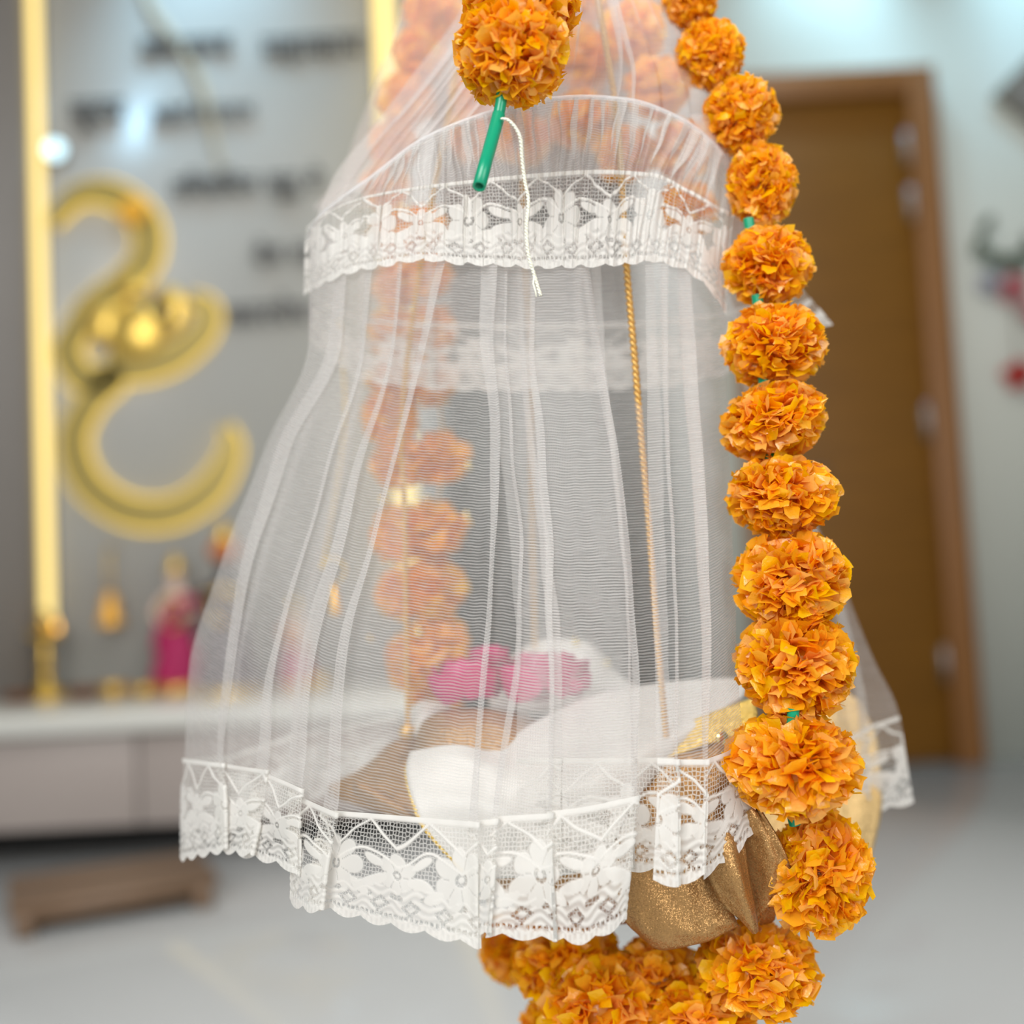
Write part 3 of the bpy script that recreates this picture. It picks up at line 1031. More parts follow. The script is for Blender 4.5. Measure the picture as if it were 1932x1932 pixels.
# gathered frill with the lace valance: random small gathers
g = np.random.default_rng(3)
kn = []
x = 582.0
xt = 612.0
sgn = 1
first = True
xs_l, xs_t, offs = [], [], []
steps = []
cur = 0.0
while cur < 1.0:
    steps.append((cur, 0.0))
    a = g.uniform(0.018, 0.055)
    b = g.uniform(0.006, 0.026)
    cur += a
    steps.append((cur, 1.0))
    steps.append((cur - b, 2.0))
    cur -= b
    cur += 0.002
seq = []
for c_, kk in steps:
    if c_ > 1:
        break
    seq.append((c_, 0.0 if kk != 2.0 else 0.004))
seq.append((1.0, 0.0))
kn = []
for i, (c_, of) in enumerate(seq):
    xr_ = 600 + c_ * (1399 - 600)
    xl_ = 578 + c_ * (1388 - 578)
    # lower down, the sheet runs flat: monotone position
    mono = i / (len(seq) - 1)
    xlo = 578 + (0.72 * mono + 0.28 * c_) * (1384 - 578)
    xhe = 574 + (0.97 * mono + 0.03 * c_) * (1368 - 574)
    xm = 0.5 * xr_ + 0.5 * xlo + g.normal(0, 4)
    kn.append(([xr_, xm, xlo, xhe], of, fi(lt_pts, xlo), fi(hem_pts, xhe)))
ysr = [0, 0]


def frill(parent, n, nl):
    # rows follow the ring, so give every knot its own y by shifting with a row function
    D = []
    for k, of, lt, hem in kn:
        yr = fi(ring_pts, k[0])
        D.append(k + [yr, yr + 0.5 * (lt - yr), lt, hem, of])
    D = np.array(D, float)
    s = np.r_[0, np.cumsum(np.abs(np.diff(D[:, 1])) + 3)]

    def build(N, tq):
        si = np.linspace(0, s[-1], N)
        A = pchip(s, D, si)
        X = pchip([0, .5, 1, 2], A[:, :4].T, tq).T
        Y = pchip([0, .5, 1, 2], A[:, 4:8].T, tq).T
        fade = np.interp(tq, [0, 0.6, 1.0, 1.2, 2], [1, 1, .35, .1, .1])
        a = np.broadcast_to((si / 50.0)[:, None], X.shape)
        b = np.broadcast_to((tq * 1.2)[None, :], X.shape)
        X = X + 2.0 * smooth_noise(a * 1.5, b * 3, 21) * np.interp(tq, [0, 1, 2], [1, .5, .3])
        d = val_d(X, Y) + A[:, 8:9] * fade + 0.0011 * smooth_noise(a * 1.2, b * 1.4, 31) + 0.0032 * smooth_noise(a * 7, b * 1.0, 32) * np.interp(tq, [0, 1, 2], [1, .5, .1])
        return X, Y, d
    X, Y, d = build(n, np.linspace(0, 1, 36))
    V = P(X, Y, d)
    u = np.r_[0, np.cumsum(np.linalg.norm(np.diff(V[:, 18], axis=0), axis=1))]
    vv = np.concatenate([np.zeros((n, 1)), np.cumsum(np.linalg.norm(np.diff(V, axis=1), axis=2), 1)], 1)
    o = mesh('frill', V.reshape(-1, 3), grid_faces(n, 36), M['frill'], parent, uv=np.stack([np.broadcast_to(u[:, None], X.shape), vv], -1).reshape(-1, 2))
    # plain tulle backing runs behind the lace as well
    ml = 72
    X, Y, d = build(nl, np.linspace(1, 2, ml))
    V = P(X, Y, d)
    u = np.r_[0, np.cumsum(np.linalg.norm(np.diff(V[:, ml // 2], axis=0), axis=1))] + 0.052
    Vn = np.broadcast_to(np.linspace(0, 1, ml)[None, :], X.shape)
    U = np.broadcast_to(u[:, None], X.shape)
    k = np.clip((Vn - 0.6) / 0.4, 0, 1) ** 1.5
    down = V[:, -1] - V[:, 0]
    nd = down / np.linalg.norm(down, axis=1)[:, None]
    V = V + nd[:, None, :] * (k * (np.abs(np.sin(math.pi * u / 0.0195)) * 0.0022)[:, None])[..., None]
    dn = lace_density(U, Vn, 0.052)
    V[..., 1] -= dn * 0.0009 + 0.0006
    mesh('lace_trim', V.reshape(-1, 3), grid_faces(nl, ml), M['lace'], o, uv=np.stack([U, Vn * 0.052], -1).reshape(-1, 2), attrs={'stitch': dn})


frill(canopy, 1100, 1000)

# crown: tulle drawn up to the hanging point above the frame
g = np.random.default_rng(11)
CR_Y = [-80, 40, 120, 200, 270, 340]
CR_L = [905, 862, 808, 765, 722, 668]
CR_R = [1215, 1278, 1322, 1362, 1388, 1402]


def crown_d(px, py):
    l = np.interp(py, CR_Y + [420, 500], CR_L + [590, 572])
    r = np.interp(py, CR_Y + [420, 500], CR_R + [1400, 1372])
    c, w = (l + r) / 2, (r - l) / 2 + 3
    return 0.75 - FLAT * w * DA / F * np.sqrt(np.clip(1 - ((px - c) / w) ** 2, 0, 1)) - 0.008


# the crown sheet must follow the ring, so rows above it are clipped by the ring itself
def crown_front():
    g = np.random.default_rng(5)
    cs, of, c_ = [0.0], [0.0], 0.0
    while c_ < 0.97:
        c_ = min(1.0, c_ + g.uniform(0.04, 0.13))
        b = g.uniform(0.014, 0.055)
        cs += [c_, c_ - b]
        of += [-0.001, 0.004]
        c_ -= b
    cs.append(1.0)
    of.append(0.0)
    n, mrow = 520, 90
    D = []
    for i, c_ in enumerate(cs):
        mono = i / (len(cs) - 1)
        e = 0.55 * mono + 0.45 * c_
        xb = 585 + e * (1403 - 585)
        yb = float(fi(ring_pts, xb)) + 6
        row = []
        for k in range(6):
            t = k / 5
            y = -80 + (yb + 80) * t
            l, r = np.interp(y, CR_Y + [420], CR_L + [585]), np.interp(y, CR_Y + [420], CR_R + [1403])
            ss = c_ * (1 - t) + e * t
            xx = l + (r - l) * ss
            # pull the lower end to its place on the ring
            row.append((xx * (1 - t ** 3) + xb * t ** 3, y))
        D.append([q_[0] for q_ in row] + [q_[1] for q_ in row] + [of[i]])
    D = np.array(D)
    s = np.r_[0, np.cumsum(np.abs(np.diff(D[:, 3])) + 4)]
    si = np.linspace(0, s[-1], n)
    A = pchip(s, D, si)
    tq = np.linspace(0, 5, mrow)
    X = pchip(np.arange(6), A[:, :6].T, tq).T
    Y = pchip(np.arange(6), A[:, 6:12].T, tq).T
    a = np.broadcast_to((si / 60.0)[:, None], X.shape)
    b = np.broadcast_to((tq / 1.2)[None, :], X.shape)
    X = X + 2.5 * smooth_noise(a, b * 1.3, 77)
    d = crown_d(X, Y) + A[:, 12:13] + 0.0016 * smooth_noise(a * 1.3, b * .8, 78)
    V = P(X, Y, d)
    u = np.r_[0, np.cumsum(np.linalg.norm(np.diff(V[:, 60], axis=0), axis=1))]
    vv = np.concatenate([np.zeros((n, 1)), np.cumsum(np.linalg.norm(np.diff(V, axis=1), axis=2), 1)], 1)
    return mesh('crown_tulle', V.reshape(-1, 3), grid_faces(n, mrow), M['crown_tulle'], canopy, uv=np.stack([np.broadcast_to(u[:, None], X.shape), vv], -1).reshape(-1, 2))


crown_front()
# back of the crown
kk = []
for i in range(9):
    s_ = i / 8
    kk.append(([l + (r - l) * (s_ + (0.02 if i % 2 else 0)) for l, r in zip([775, 752, 722, 692, 665, 640], CR_R)] + [590 + s_ * 805, 588 + s_ * 800], 0.004 * (i % 2), 395, 405))
fabric(canopy, 'crown_tulle', kk, CR_Y, lambda px, py: 0.85 + 0.0 * px, 160, 'x', seed=8, tmat='crown_tulle')

# outer right flap of the crown falling past the frame to the valance hem
kk = [([1300, 1340, 1372, 1380, 1378, 1362], 0.0, 480, 592), ([1330, 1368, 1392, 1398, 1390, 1366], -0.002, 482, 594), ([1345, 1382, 1399, 1403, 1394, 1368], 0.002, 484, 596)]
fabric(canopy, 'crown_flap', kk, [215, 275, 330, 390], lambda px, py: crown_d(px, py) - 0.004, 60, 'x', seed=4, wob=0.0006, tmat='crown_tulle')

# front left curtain panel (knots: px at rows 455,640,850,1050,1250, lace top, hem | offset | lace top y | hem y)
YS = [440, 640, 850, 1050, 1250]
PA = [([582, 580, 500, 420, 358, 347, 340], 0.000, 1430, 1622),
      ([655, 645, 548, 482, 442, 425, 425], -.002, 1440, 1604),
      ([630, 620, 518, 458, 414, 398, 398], 0.006, 1438, 1604),
      ([705, 692, 632, 572, 522, 505, 478], -.001, 1452, 1614),
      ([680, 668, 602, 540, 486, 466, 450], 0.006, 1450, 1612),
      ([762, 748, 692, 642, 592, 572, 560], -.002, 1488, 1655),
      ([738, 722, 662, 610, 560, 545, 545], 0.008, 1490, 1695),
      ([852, 806, 752, 700, 655, 634, 604], -.004, 1532, 1720),
      ([818, 762, 708, 654, 605, 588, 566], 0.006, 1526, 1705),
      ([938, 932, 942, 936, 922, 900, 905], -.002, 1550, 1785),
      ([904, 902, 902, 898, 878, 866, 862], 0.006, 1548, 1770),
      ([962, 958, 968, 986, 982, 938, 926], -.002, 1544, 1762),
      ([940, 938, 945, 962, 952, 918, 918], 0.005, 1542, 1762),
      ([1012, 1007, 1032, 1042, 1046, 1040, 1045], -.001, 1532, 1772),
      ([990, 986, 1010, 1026, 1034, 1032, 1038], 0.004, 1531, 1772),
      ([1060, 1066, 1082, 1092, 1098, 1096, 1095], -.001, 1522, 1776),
      ([1105, 1130, 1166, 1191, 1205, 1201, 1180], 0.000, 1500, 1735),
      ([1088, 1114, 1150, 1176, 1192, 1190, 1172], 0.006, 1502, 1738)]
fabric(canopy, 'curtain_panel', PA, YS, skirt_d, 1000, 'x', 1700, 84, 0.056, seed=41, wob=0.0016, pwob=2.4, tight=(0.62, 0.38))

PB = [([1216, 1219, 1222, 1228, 1236, 1238, 1231], 0.000, 1430, 1664),
      ([1262, 1259, 1264, 1276, 1281, 1279, 1280], -.003, 1432, 1668),
      ([1238, 1238, 1244, 1254, 1260, 1261, 1264], 0.004, 1432, 1668),
      ([1300, 1311, 1326, 1338, 1343, 1336, 1328], -.002, 1432, 1652),
      ([1270, 1283, 1302, 1315, 1321, 1317, 1312], 0.006, 1432, 1654),
      ([1340, 1345, 1352, 1362, 1368, 1372, 1395], 0.016, 1415, 1600),
      ([1364, 1369, 1376, 1384, 1391, 1402, 1441], 0.024, 1385, 1530)]
fabric(canopy, 'curtain_panel', PB, YS, skirt_d, 420, 'x', 520, 80, 0.056, seed=52, wob=0.0008, pwob=1.0, tight=(0.7, 0.4))
# inner layer seen in the slit between the two front panels
PC = [([925, 930, 945, 965, 975, 975, 975], 0.034, 1430, 1640),
      ([985, 990, 1010, 1040, 1060, 1060, 1060], 0.030, 1430, 1640),
      ([972, 978, 996, 1020, 1036, 1040, 1040], 0.034, 1430, 1640),
      ([1130, 1140, 1160, 1180, 1190, 1195, 1195], 0.028, 1430, 1640),
      ([1110, 1126, 1150, 1172, 1186, 1190, 1190], 0.032, 1430, 1640),
      ([1230, 1240, 1250, 1255, 1262, 1270, 1285], 0.030, 1428, 1640)]
fabric(canopy, 'curtain_panel', PC, YS, skirt_d, 160, 'x', 220, 60, 0.056, seed=63, wob=0.0008)

# back curtains
PL = [([584, 582, 504, 424, 362, 350, 342], 0.0, 1432, 1600),
      ([640, 636, 570, 505, 452, 440, 430], 0.004, 1425, 1570),
      ([622, 618, 548, 480, 430, 420, 412], 0.010, 1425, 1570),
      ([690, 690, 660, 610, 570, 560, 545], -.002, 1385, 1520),
      ([672, 670, 636, 585, 545, 536, 525], 0.008, 1385, 1520),
      ([755, 765, 770, 772, 765, 752, 702], 0.0, 1352, 1476)]
fabric(canopy, 'back_curtain', PL, YS, back_d, 300, 'x', 420, 50, 0.056, seed=71, wob=0.002, tight=(0.6, 0.3), tmat='tulle_back')
PR = [([1290, 1370, 1440, 1500, 1545, 1575, 1560], 0.0, 1400, 1556),
      ([1330, 1410, 1490, 1560, 1620, 1640, 1640], -.004, 1372, 1535),
      ([1318, 1398, 1474, 1542, 1600, 1622, 1625], 0.006, 1374, 1538),
      ([1350, 1395, 1482, 1568, 1652, 1696, 1722], 0.0, 1350, 1512)]
fabric(canopy, 'back_curtain', PR, YS, lambda px, py: 0.80 + 0 * px, 140, 'x', 200, 50, 0.056, seed=83, wob=0.001)
# back valance band
PV = [([600, 590, 585, 580], 0, 560, 640), ([700, 700, 695, 690], .004, 602, 718), ([820, 820, 820, 820], -.002, 610, 733), ([806, 806, 806, 806], .006, 610, 733),
      ([960, 960, 960, 960], 0, 612, 736), ([1100, 1100, 1100, 1100], -.003, 612, 735), ([1086, 1086, 1086, 1086], .004, 612, 735), ([1220, 1225, 1230, 1232], 0, 606, 730),
      ([1350, 1380, 1410, 1420], .002, 580, 690), ([1395, 1450, 1510, 1568], 0, 545, 612)]
fabric(canopy, 'back_frill', PV, [400, 500], lambda px, py: 0.75 + 0.098 * np.sqrt(np.clip(1 - ((px - 1010) / 460) ** 2, 0.02, 1)), 200, 'x', 420, 46, 0.052, seed=91, wob=0.001)


# ------------------------------------------------------------------ gold cords that carry the cradle
def rope(pts, r, turns_per_m=125, strands=2):
    p = spline(np.asarray(pts, float), 24)
    t = np.gradient(p, axis=0)
    t /= np.linalg.norm(t, axis=1)[:, None]
    ln_ = np.r_[0, np.cumsum(np.linalg.norm(np.diff(p, axis=0), axis=1))]
    k = int(ln_[-1] * turns_per_m * 8)
    q_ = np.linspace(0, ln_[-1], k)
    p = np.stack([np.interp(q_, ln_, p[:, i]) for i in range(3)], 1)
    a = np.array([1.0, 0, 0])
    b_ = np.array([0, 1.0, 0])
    out = []
    for s_ in range(strands):
        ph = q_ * turns_per_m * 2 * math.pi + s_ * 2 * math.pi / strands
        c = p + r * 0.5 * (np.cos(ph)[:, None] * a + np.sin(ph)[:, None] * b_)
        out.append(tube(c, r * 0.62, 5))
    return join(out)


basket = thing('cradle_basket', 'gold brocade lotus cradle basket hanging on twisted gold cords under the canopy', 'cradle', P(np.array(1135.0), np.array(1700.0), np.array(0.74)))


def cord(pts, r):
    A = np.array(pts, float)
    mesh('cord', *rope(P(A[:, 0], A[:, 1], A[:, 2]), r), M['cord'], basket)


cord([(1118, -60, .715), (1150, 130, .70), (1163, 215, .695), (1172, 330, .69), (1182, 500, .685), (1195, 650, .683), (1212, 850, .68), (1224, 985, .68), (1240, 1200, .685), (1258, 1400, .69)], 0.0022)
cord([(900, -60, .76), (840, 250, .78), (790, 520, .79), (758, 790, .785), (763, 950, .782), (767, 1200, .78), (770, 1388, .775)], 0.0018)
cord([(985, 180, .84), (990, 480, .85), (1000, 640, .86), (1003, 900, .87), (1010, 1260, .87)], 0.0017)
q = P(np.array(768.0), np.array(1382.0), np.array(.772))
mesh('cord_knot', *ball(q, 0.006, 0.006, 0.006), M['cord'], basket)

# basket bowl
bc = P(np.array(1150.0), np.array(1560.0), np.array(0.745))
zb0 = bc[2] - 0.05
mesh('bowl', *lathe((bc[0], bc[1], zb0), [(0.0, 0.0), (0.065, 0.0), (0.088, 0.03), (0.10, 0.07), (0.096, 0.07), (0.082, 0.035), (0.0, 0.012)], 40, 1, 0.75), M['brocade'], basket)


def petal_sheet(name, rows, n=14, mm=14, wob=0.0015, thick=0.0015, mt='brocade', parent=None):
    v, f = sheet(rows, n, mm, wob)
    o = mesh(name, v, f, M[mt], parent or basket)
    s_ = o.modifiers.new('solid', 'SOLIDIFY')
    s_.thickness = thick
    return o


petal_sheet('petal', [[(1140, 1540, .66), (1220, 1565, .645), (1290, 1580, .64), (1350, 1600, .645)],
                      [(1150, 1640, .65), (1222, 1660, .636), (1300, 1670, .633), (1362, 1672, .640)],
                      [(1172, 1722, .648), (1232, 1752, .636), (1315, 1752, .632), (1382, 1726, .638)],
                      [(1215, 1768, .652), (1250, 1789, .642), (1325, 1775, .637), (1393, 1745, .640)]], 24, 20)
petal_sheet('petal', [[(1318, 1585, .634), (1362, 1570, .622), (1402, 1575, .632)],
                      [(1340, 1660, .630), (1385, 1645, .617), (1412, 1660, .630)],
                      [(1370, 1712, .632), (1402, 1700, .621), (1422, 1715, .631)],
                      [(1421, 1756, .632), (1424, 1759, .628), (1427, 1757, .632)]])
petal_sheet('petal', [[(1383, 1570, .648), (1412, 1528, .632), (1432, 1520, .630)],
                      [(1400, 1625, .646), (1440, 1590, .631), (1475, 1592, .626)],
                      [(1416, 1690, .648), (1452, 1660, .634), (1492, 1640, .629)],
                      [(1428, 1738, .650), (1440, 1722, .645), (1462, 1694, .640)]])
petal_sheet('petal', [[(1428, 1735, .651), (1445, 1690, .642), (1490, 1648, .632)],
                      [(1436, 1740, .656), (1465, 1708, .650), (1488, 1668, .642)],
                      [(1432, 1742, .66), (1452, 1738, .66), (1474, 1708, .652)]], 10, 8)
petal_sheet('petal', [[(815, 1392, .80), (770, 1455, .75), (812, 1550, .725)],
                      [(752, 1398, .80), (712, 1470, .758), (750, 1546, .735)],
                      [(700, 1440, .79), (668, 1480, .765), (700, 1526, .75)],
                      [(622, 1482, .775), (620, 1491, .772), (624, 1500, .775)]], 16, 16)
petal_sheet('petal', [[(672, 1498, .752), (668, 1480, .748), (676, 1474, .752)],
                      [(720, 1530, .738), (712, 1505, .736), (705, 1490, .744)],
                      [(790, 1548, .728), (780, 1540, .728), (765, 1530, .735)]], 10, 10)
petal_sheet('petal', [[(1330, 1400, .79), (1480, 1345, .825), (1570, 1298, .835), (1622, 1322, .83)],
                      [(1300, 1470, .77), (1470, 1440, .805), (1590, 1410, .815), (1656, 1405, .82)],
                      [(1280, 1560, .75), (1460, 1540, .79), (1590, 1530, .79), (1662, 1510, .80)],
                      [(1260, 1660, .735), (1440, 1665, .765), (1570, 1665, .77), (1640, 1625, .785)]], 30, 16, mt='brocade_lit')
petal_sheet('rim_band', [[(1225, 1405, .70), (1330, 1352, .705), (1425, 1318, .715)],
                         [(1218, 1425, .69), (1330, 1378, .694), (1428, 1345, .70)],
                         [(1212, 1450, .68), (1330, 1408, .684), (1430, 1378, .69)]], 20, 12, mt='goldtrim')
petal_sheet('side_panel', [[(1205, 1445, .682), (1330, 1404, .686), (1432, 1374, .692)],
                           [(1190, 1500, .67), (1330, 1480, .672), (1435, 1460, .68)],
                           [(1160, 1600, .66), (1310, 1600, .66), (1430, 1580, .67)]], 20, 16)
petal_sheet('lining', [[(780, 1440, .735), (800, 1365, .745), (870, 1338, .75), (960, 1345, .75), (1030, 1368, .75)],
                       [(775, 1460, .71), (805, 1400, .715), (870, 1372, .72), (950, 1375, .722), (1000, 1388, .725)],
                       [(775, 1470, .70), (815, 1440, .70), (870, 1425, .70), (940, 1425, .70), (985, 1415, .705)]], 24, 12)
q = P(np.array(1361.0), np.array(1392.0), np.array(.668))
tt = tube([q, q + np.array((0.0005, -0.0012, 0))], 0.0042, 14)
mesh('sequin', *tt, M['sequin'], basket)

# white satin coverlet with gold edging, pillow, roses
A = [[(776, 1425, .700), (858, 1412, .690), (925, 1424, .700), (1000, 1375, .726), (1100, 1325, .750), (1210, 1300, .758), (1320, 1288, .765), (1415, 1285, .772)],
     [(768, 1458, .678), (862, 1452, .672), (945, 1458, .672), (1020, 1430, .690), (1112, 1395, .705), (1200, 1372, .712), (1300, 1345, .718), (1402, 1318, .725)],
     [(790, 1540, .655), (880, 1535, .652), (970, 1535, .646), (1045, 1525, .646), (1120, 1500, .652), (1180, 1462, .664), (1250, 1412, .685), (1345, 1352, .708)],
     [(872, 1640, .652), (930, 1655, .648), (990, 1655, .643), (1050, 1650, .643), (1105, 1640, .645), (1152, 1600, .648), (1200, 1500, .664), (1262, 1418, .690)]]
v, f = sheet(A, 70, 40, 0.0018)
cov = mesh('coverlet', v, f, M['satin'])
s_ = cov.modifiers.new('solid', 'SOLIDIFY')
s_.thickness = 0.003
tag(cov, 'white satin coverlet with gold edging draped over the front of the basket', 'coverlet')
vg = v.reshape(70, 40, 3)
e = np.vstack([vg[0, ::3], vg[0, -1:]]) + np.array([0, -0.002, 0])
mesh('gold_edging', *rope(e, 0.0016, 160), M['goldtrim'], cov)
e = vg[::3, 0][:26] + np.array([0, -0.001, 0.001])

A = [[(930, 1310, .87), (985, 1240, .88), (1040, 1217, .885), (1095, 1220, .885), (1150, 1275, .88), (1200, 1312, .875)],
     [(930, 1325, .845), (990, 1275, .84), (1045, 1258, .838), (1100, 1260, .84), (1150, 1300, .845), (1200, 1330, .85)],
     [(930, 1350, .83), (990, 1350, .815), (1045, 1345, .812), (1100, 1345, .812), (1150, 1348, .82), (1200, 1350, .83)]]
v, f = sheet(A, 40, 20, 0.002)
o = mesh('pillow', v, f, M['satin'])
s_ = o.modifiers.new('solid', 'SOLIDIFY')
s_.thickness = 0.006
tag(o, 'white peaked satin pillow behind the pink roses in the basket', 'pillow')
A = [[(770, 1350, .80), (800, 1325, .81), (850, 1335, .81)], [(772, 1375, .785), (800, 1350, .78), (850, 1345, .78)], [(775, 1400, .775), (800, 1375, .765), (850, 1365, .765)]]
v, f = sheet(A, 12, 10)
fc_ = mesh('folded_cloth', v, f, M['satin'])
s_ = fc_.modifiers.new('solid', 'SOLIDIFY')
s_.thickness = 0.002
tag(fc_, 'small white cloth corner tucked behind the gold lining at the left cord', 'cloth')


def rose(px, py, d, r, label, seed, npet=22):
    g = np.random.default_rng(seed)
    c = P(np.array(float(px)), np.array(float(py)), np.array(d))
    t = thing('rose', label, 'flower', c - (0, 0, r * .7), 'pink cloth roses in the cradle')
    for k in range(npet):
        f_ = (k + 0.6) / npet
        az = k * 2.4 + g.uniform(-.2, .2)
        el = 1.35 - 1.5 * f_ + g.uniform(-.1, .1)
        rr = r * (0.5 + 0.5 * f_)
        n, mm = 7, 5
        a, b = np.meshgrid(np.linspace(-1, 1, n), np.linspace(0, 1, mm), indexing='ij')
        wid = (1.15 - 0.35 * f_) * np.sin(np.pi * (0.12 + 0.76 * b)) ** 0.6
        th = az + a * wid
        hgt = el + (b - .5) * 1.0
        rad = rr * (0.82 + 0.22 * b ** 3) * (1 + .05 * np.sin(a * 3 + k))
        v = np.stack([c[0] + rad * np.cos(th) * np.cos(hgt), c[1] + rad * np.sin(th) * np.cos(hgt), c[2] + rad * np.sin(hgt) * 0.8], -1).reshape(-1, 3)
        col = np.array([0.66, 0.035, 0.21]) * g.uniform(0.75, 1.1)
        mesh('petal', v, grid_faces(n, mm), M['rose'], t, vcol=np.tile(np.minimum(col, 1), (len(v), 1)))
    v, f = ball(c, r * .45, r * .45, r * .4)
    mesh('heart', v, f, M['rose'], t, vcol=np.tile([0.5, 0.02, 0.15], (len(v), 1)))


rose(878, 1290, .775, .031, 'darker pink cloth rose at the left of the pair in the basket', 1)
rose(922, 1244, .79, .018, 'small pink cloth rose standing above the left rose', 2, 16)
rose(1022, 1286, .768, .036, 'large bright pink cloth rose in front of the pillow', 3)
rose(1078, 1290, .765, .017, 'small pink cloth rose at the right edge of the large rose', 4, 16)

# ------------------------------------------------------------------ marigold garlands
PAL = [np.array([1.0, 0.50, 0.022]), np.array([1.0, 0.53, 0.10]), np.array([0.98, 0.58, 0.002]), np.array([1.0, 0.46, 0.008])]


def petals(c, rx, ry, n, seed, tilt=(0, 0), size=1.0):
    """returns petal arrays: (n,12,3) vertices, colours."""
    g = np.random.default_rng(seed)
    i = np.arange(n) + 0.5
    z = 1 - 2 * i / n
    ph = i * 2.39996 + g.normal(0, .25, n)
    d = np.stack([np.sqrt(1 - z * z) * np.cos(ph), np.sqrt(1 - z * z) * np.sin(ph), z], 1) + g.normal(0, .10, (n, 3))
    d /= np.linalg.norm(d, axis=1)[:, None]
    t = np.cross(d, g.normal(size=(n, 3)))
    t /= np.linalg.norm(t, axis=1)[:, None]
    w = np.cross(d, t)
    L_ = g.uniform(0.84, 1.05, n)
    bend = np.where(g.uniform(size=n) < .22, g.uniform(0.7, 1.3, n), g.uniform(0.05, 0.55, n))
    wid = g.uniform(0.7, 1.35, n) * size
    cre = g.uniform(-1, 1, n) * 0.07
    tw = g.normal(0, .25, n)
    al = np.array([0.30, 0.64, 0.87, 1.0])
    be = np.array([0.0, 0.03, 0.11, 0.27])
    wd = np.array([0.05, 0.13, 0.18, 0.16])
    V = np.zeros((n, 4, 3, 3))
    for r_ in range(4):
        for k in range(3):
            cc = (k - 1)
            ww = w + t * (tw * r_ / 3)[:, None]
            V[:, r_, k] = d * (al[r_] * L_ - (0.05 * bend * (r_ == 3)))[:, None] + t * (be[r_] * bend + (cre * (r_ / 3) if k == 1 else 0))[:, None] + ww * (wd[r_] * wid * cc)[:, None]
    V += g.normal(0, .026, V.shape) * np.array([0, .5, 1, 1])[None, :, None, None]
    a, b = tilt
    Rm = np.array(Matrix.Rotation(a, 3, 'Y') @ Matrix.Rotation(b, 3, 'X'))
    V = (V * np.array([rx, rx, ry])) @ Rm.T + np.asarray(c)
    pw = g.choice(4, n, p=[.36, .22, .24, .18])
    col = np.array(PAL)[pw] * g.uniform(.88, 1.06, (n, 1))
    return V.reshape(n, 12, 3), np.clip(col, 0, 1), d


PF = np.array([(r * 3 + k, r * 3 + k + 1, r * 3 + k + 4, r * 3 + k + 3) for r in range(3) for k in range(2)])


def marigold(parent, px, py, d, rxp, ryp, seed, n=230, tilt=(0, 0), loose=0, size=1.0):
    c = P(np.array(float(px)), np.array(float(py)), np.array(float(d)))
    rx, ry = rxp * d / F, ryp * d / F
    V, col, dr = petals(c, rx * .98, ry * .98, n, seed, tilt, size)
    pick = np.zeros(n, bool)
    if loose:
        face = ((V.mean(1) - c) @ np.array([0, -1, 0])) / rx + np.random.default_rng(seed).uniform(0, .25, n)
        pick[np.argsort(-face)[:loose]] = True
    keep = V[~pick]
    k = len(keep)
    f = (PF[None] + (np.arange(k) * 12)[:, None, None]).reshape(-1, 4)
    bv, bf = ball(c, rx * .58, rx * .58, ry * .58, 12, 8)
    vv = np.vstack([keep.reshape(-1, 3), bv])
    f = np.vstack([f, np.array(bf) + k * 12])
    cc = np.vstack([np.repeat(col[~pick], 12, 0), np.tile(PAL[3] * .8, (len(bv), 1))])
    o = mesh('marigold', vv, f, M['petal'], parent, vcol=cc, smooth=True)
    for j in np.where(pick)[0]:
        mesh('petal', V[j], PF, M['petal'], o, vcol=np.tile(col[j], (12, 1)), smooth=True)
    return c


def straw(parent, pts, r=0.0042, name='green_straw', hollow=False):
    pts = np.array(pts, float)
    p = P(pts[:, 0], pts[:, 1], pts[:, 2])
    if not hollow:
        return mesh(name, *tube(p, r, 14, cap=False), M['green'], parent)
    v1, f1 = tube(p, r, 18, cap=False)
    v2, f2 = tube(p, r * .68, 18, cap=False)
    n = len(v1)
    k = len(p)
    fs = f1 + [tuple(i + n for i in q_[::-1]) for q_ in f2]
    for j in range(18):
        a, b = (k - 1) * 18 + j, (k - 1) * 18 + (j + 1) % 18
        fs.append((a, b, b + n, a + n))
    return mesh(name, np.vstack([v1, v2]), fs, M['green'], parent)


# long garland looping down the right side and under the basket
gar = thing('marigold_garland', 'long garland of fluffy orange marigolds looping down the right side and under the basket', 'garland', P(np.array(1430.0), np.array(1830.0), np.array(.66)))
RS0 = [(1300, -75, .735, 66, 60), (1303, 5, .725, 52, 46), (1340, 102, .715, 66, 62), (1398, 218, .705, 72, 70), (1437, 348, .695, 68, 76), (1449, 502, .685, 86, 74), (1460, 653, .672, 100, 76),
      (1460, 796, .662, 104, 72), (1474, 936, .652, 108, 74), (1492, 1094, .645, 112, 92), (1500, 1252, .638, 116, 98), (1497, 1440, .628, 130, 98), (1545, 1648, .640, 102, 112),
      (1430, 1828, .665, 118, 78), (1318, 1925, .680, 110, 80), (1240, 1850, .705, 95, 76), (1130, 1905, .690, 120, 100), (1070, 1812, .72, 108, 82), (1048, 1945, .74, 70, 70), (965, 1786, .78, 62, 66)]
RS = [(a, b, c_, d_, e_ * 1.07) for a, b, c_, d_, e_ in RS0]
for i, (px, py, d, rx, ry) in enumerate(RS):
    marigold(gar, px, py, d, rx, ry, 100 + i, 620 if i < 15 else 480, (random.uniform(-.2, .2) + (0.5 if i == 12 else 0), random.uniform(-.2, .2)), 22 if 4 <= i <= 15 else 0, 0.82)
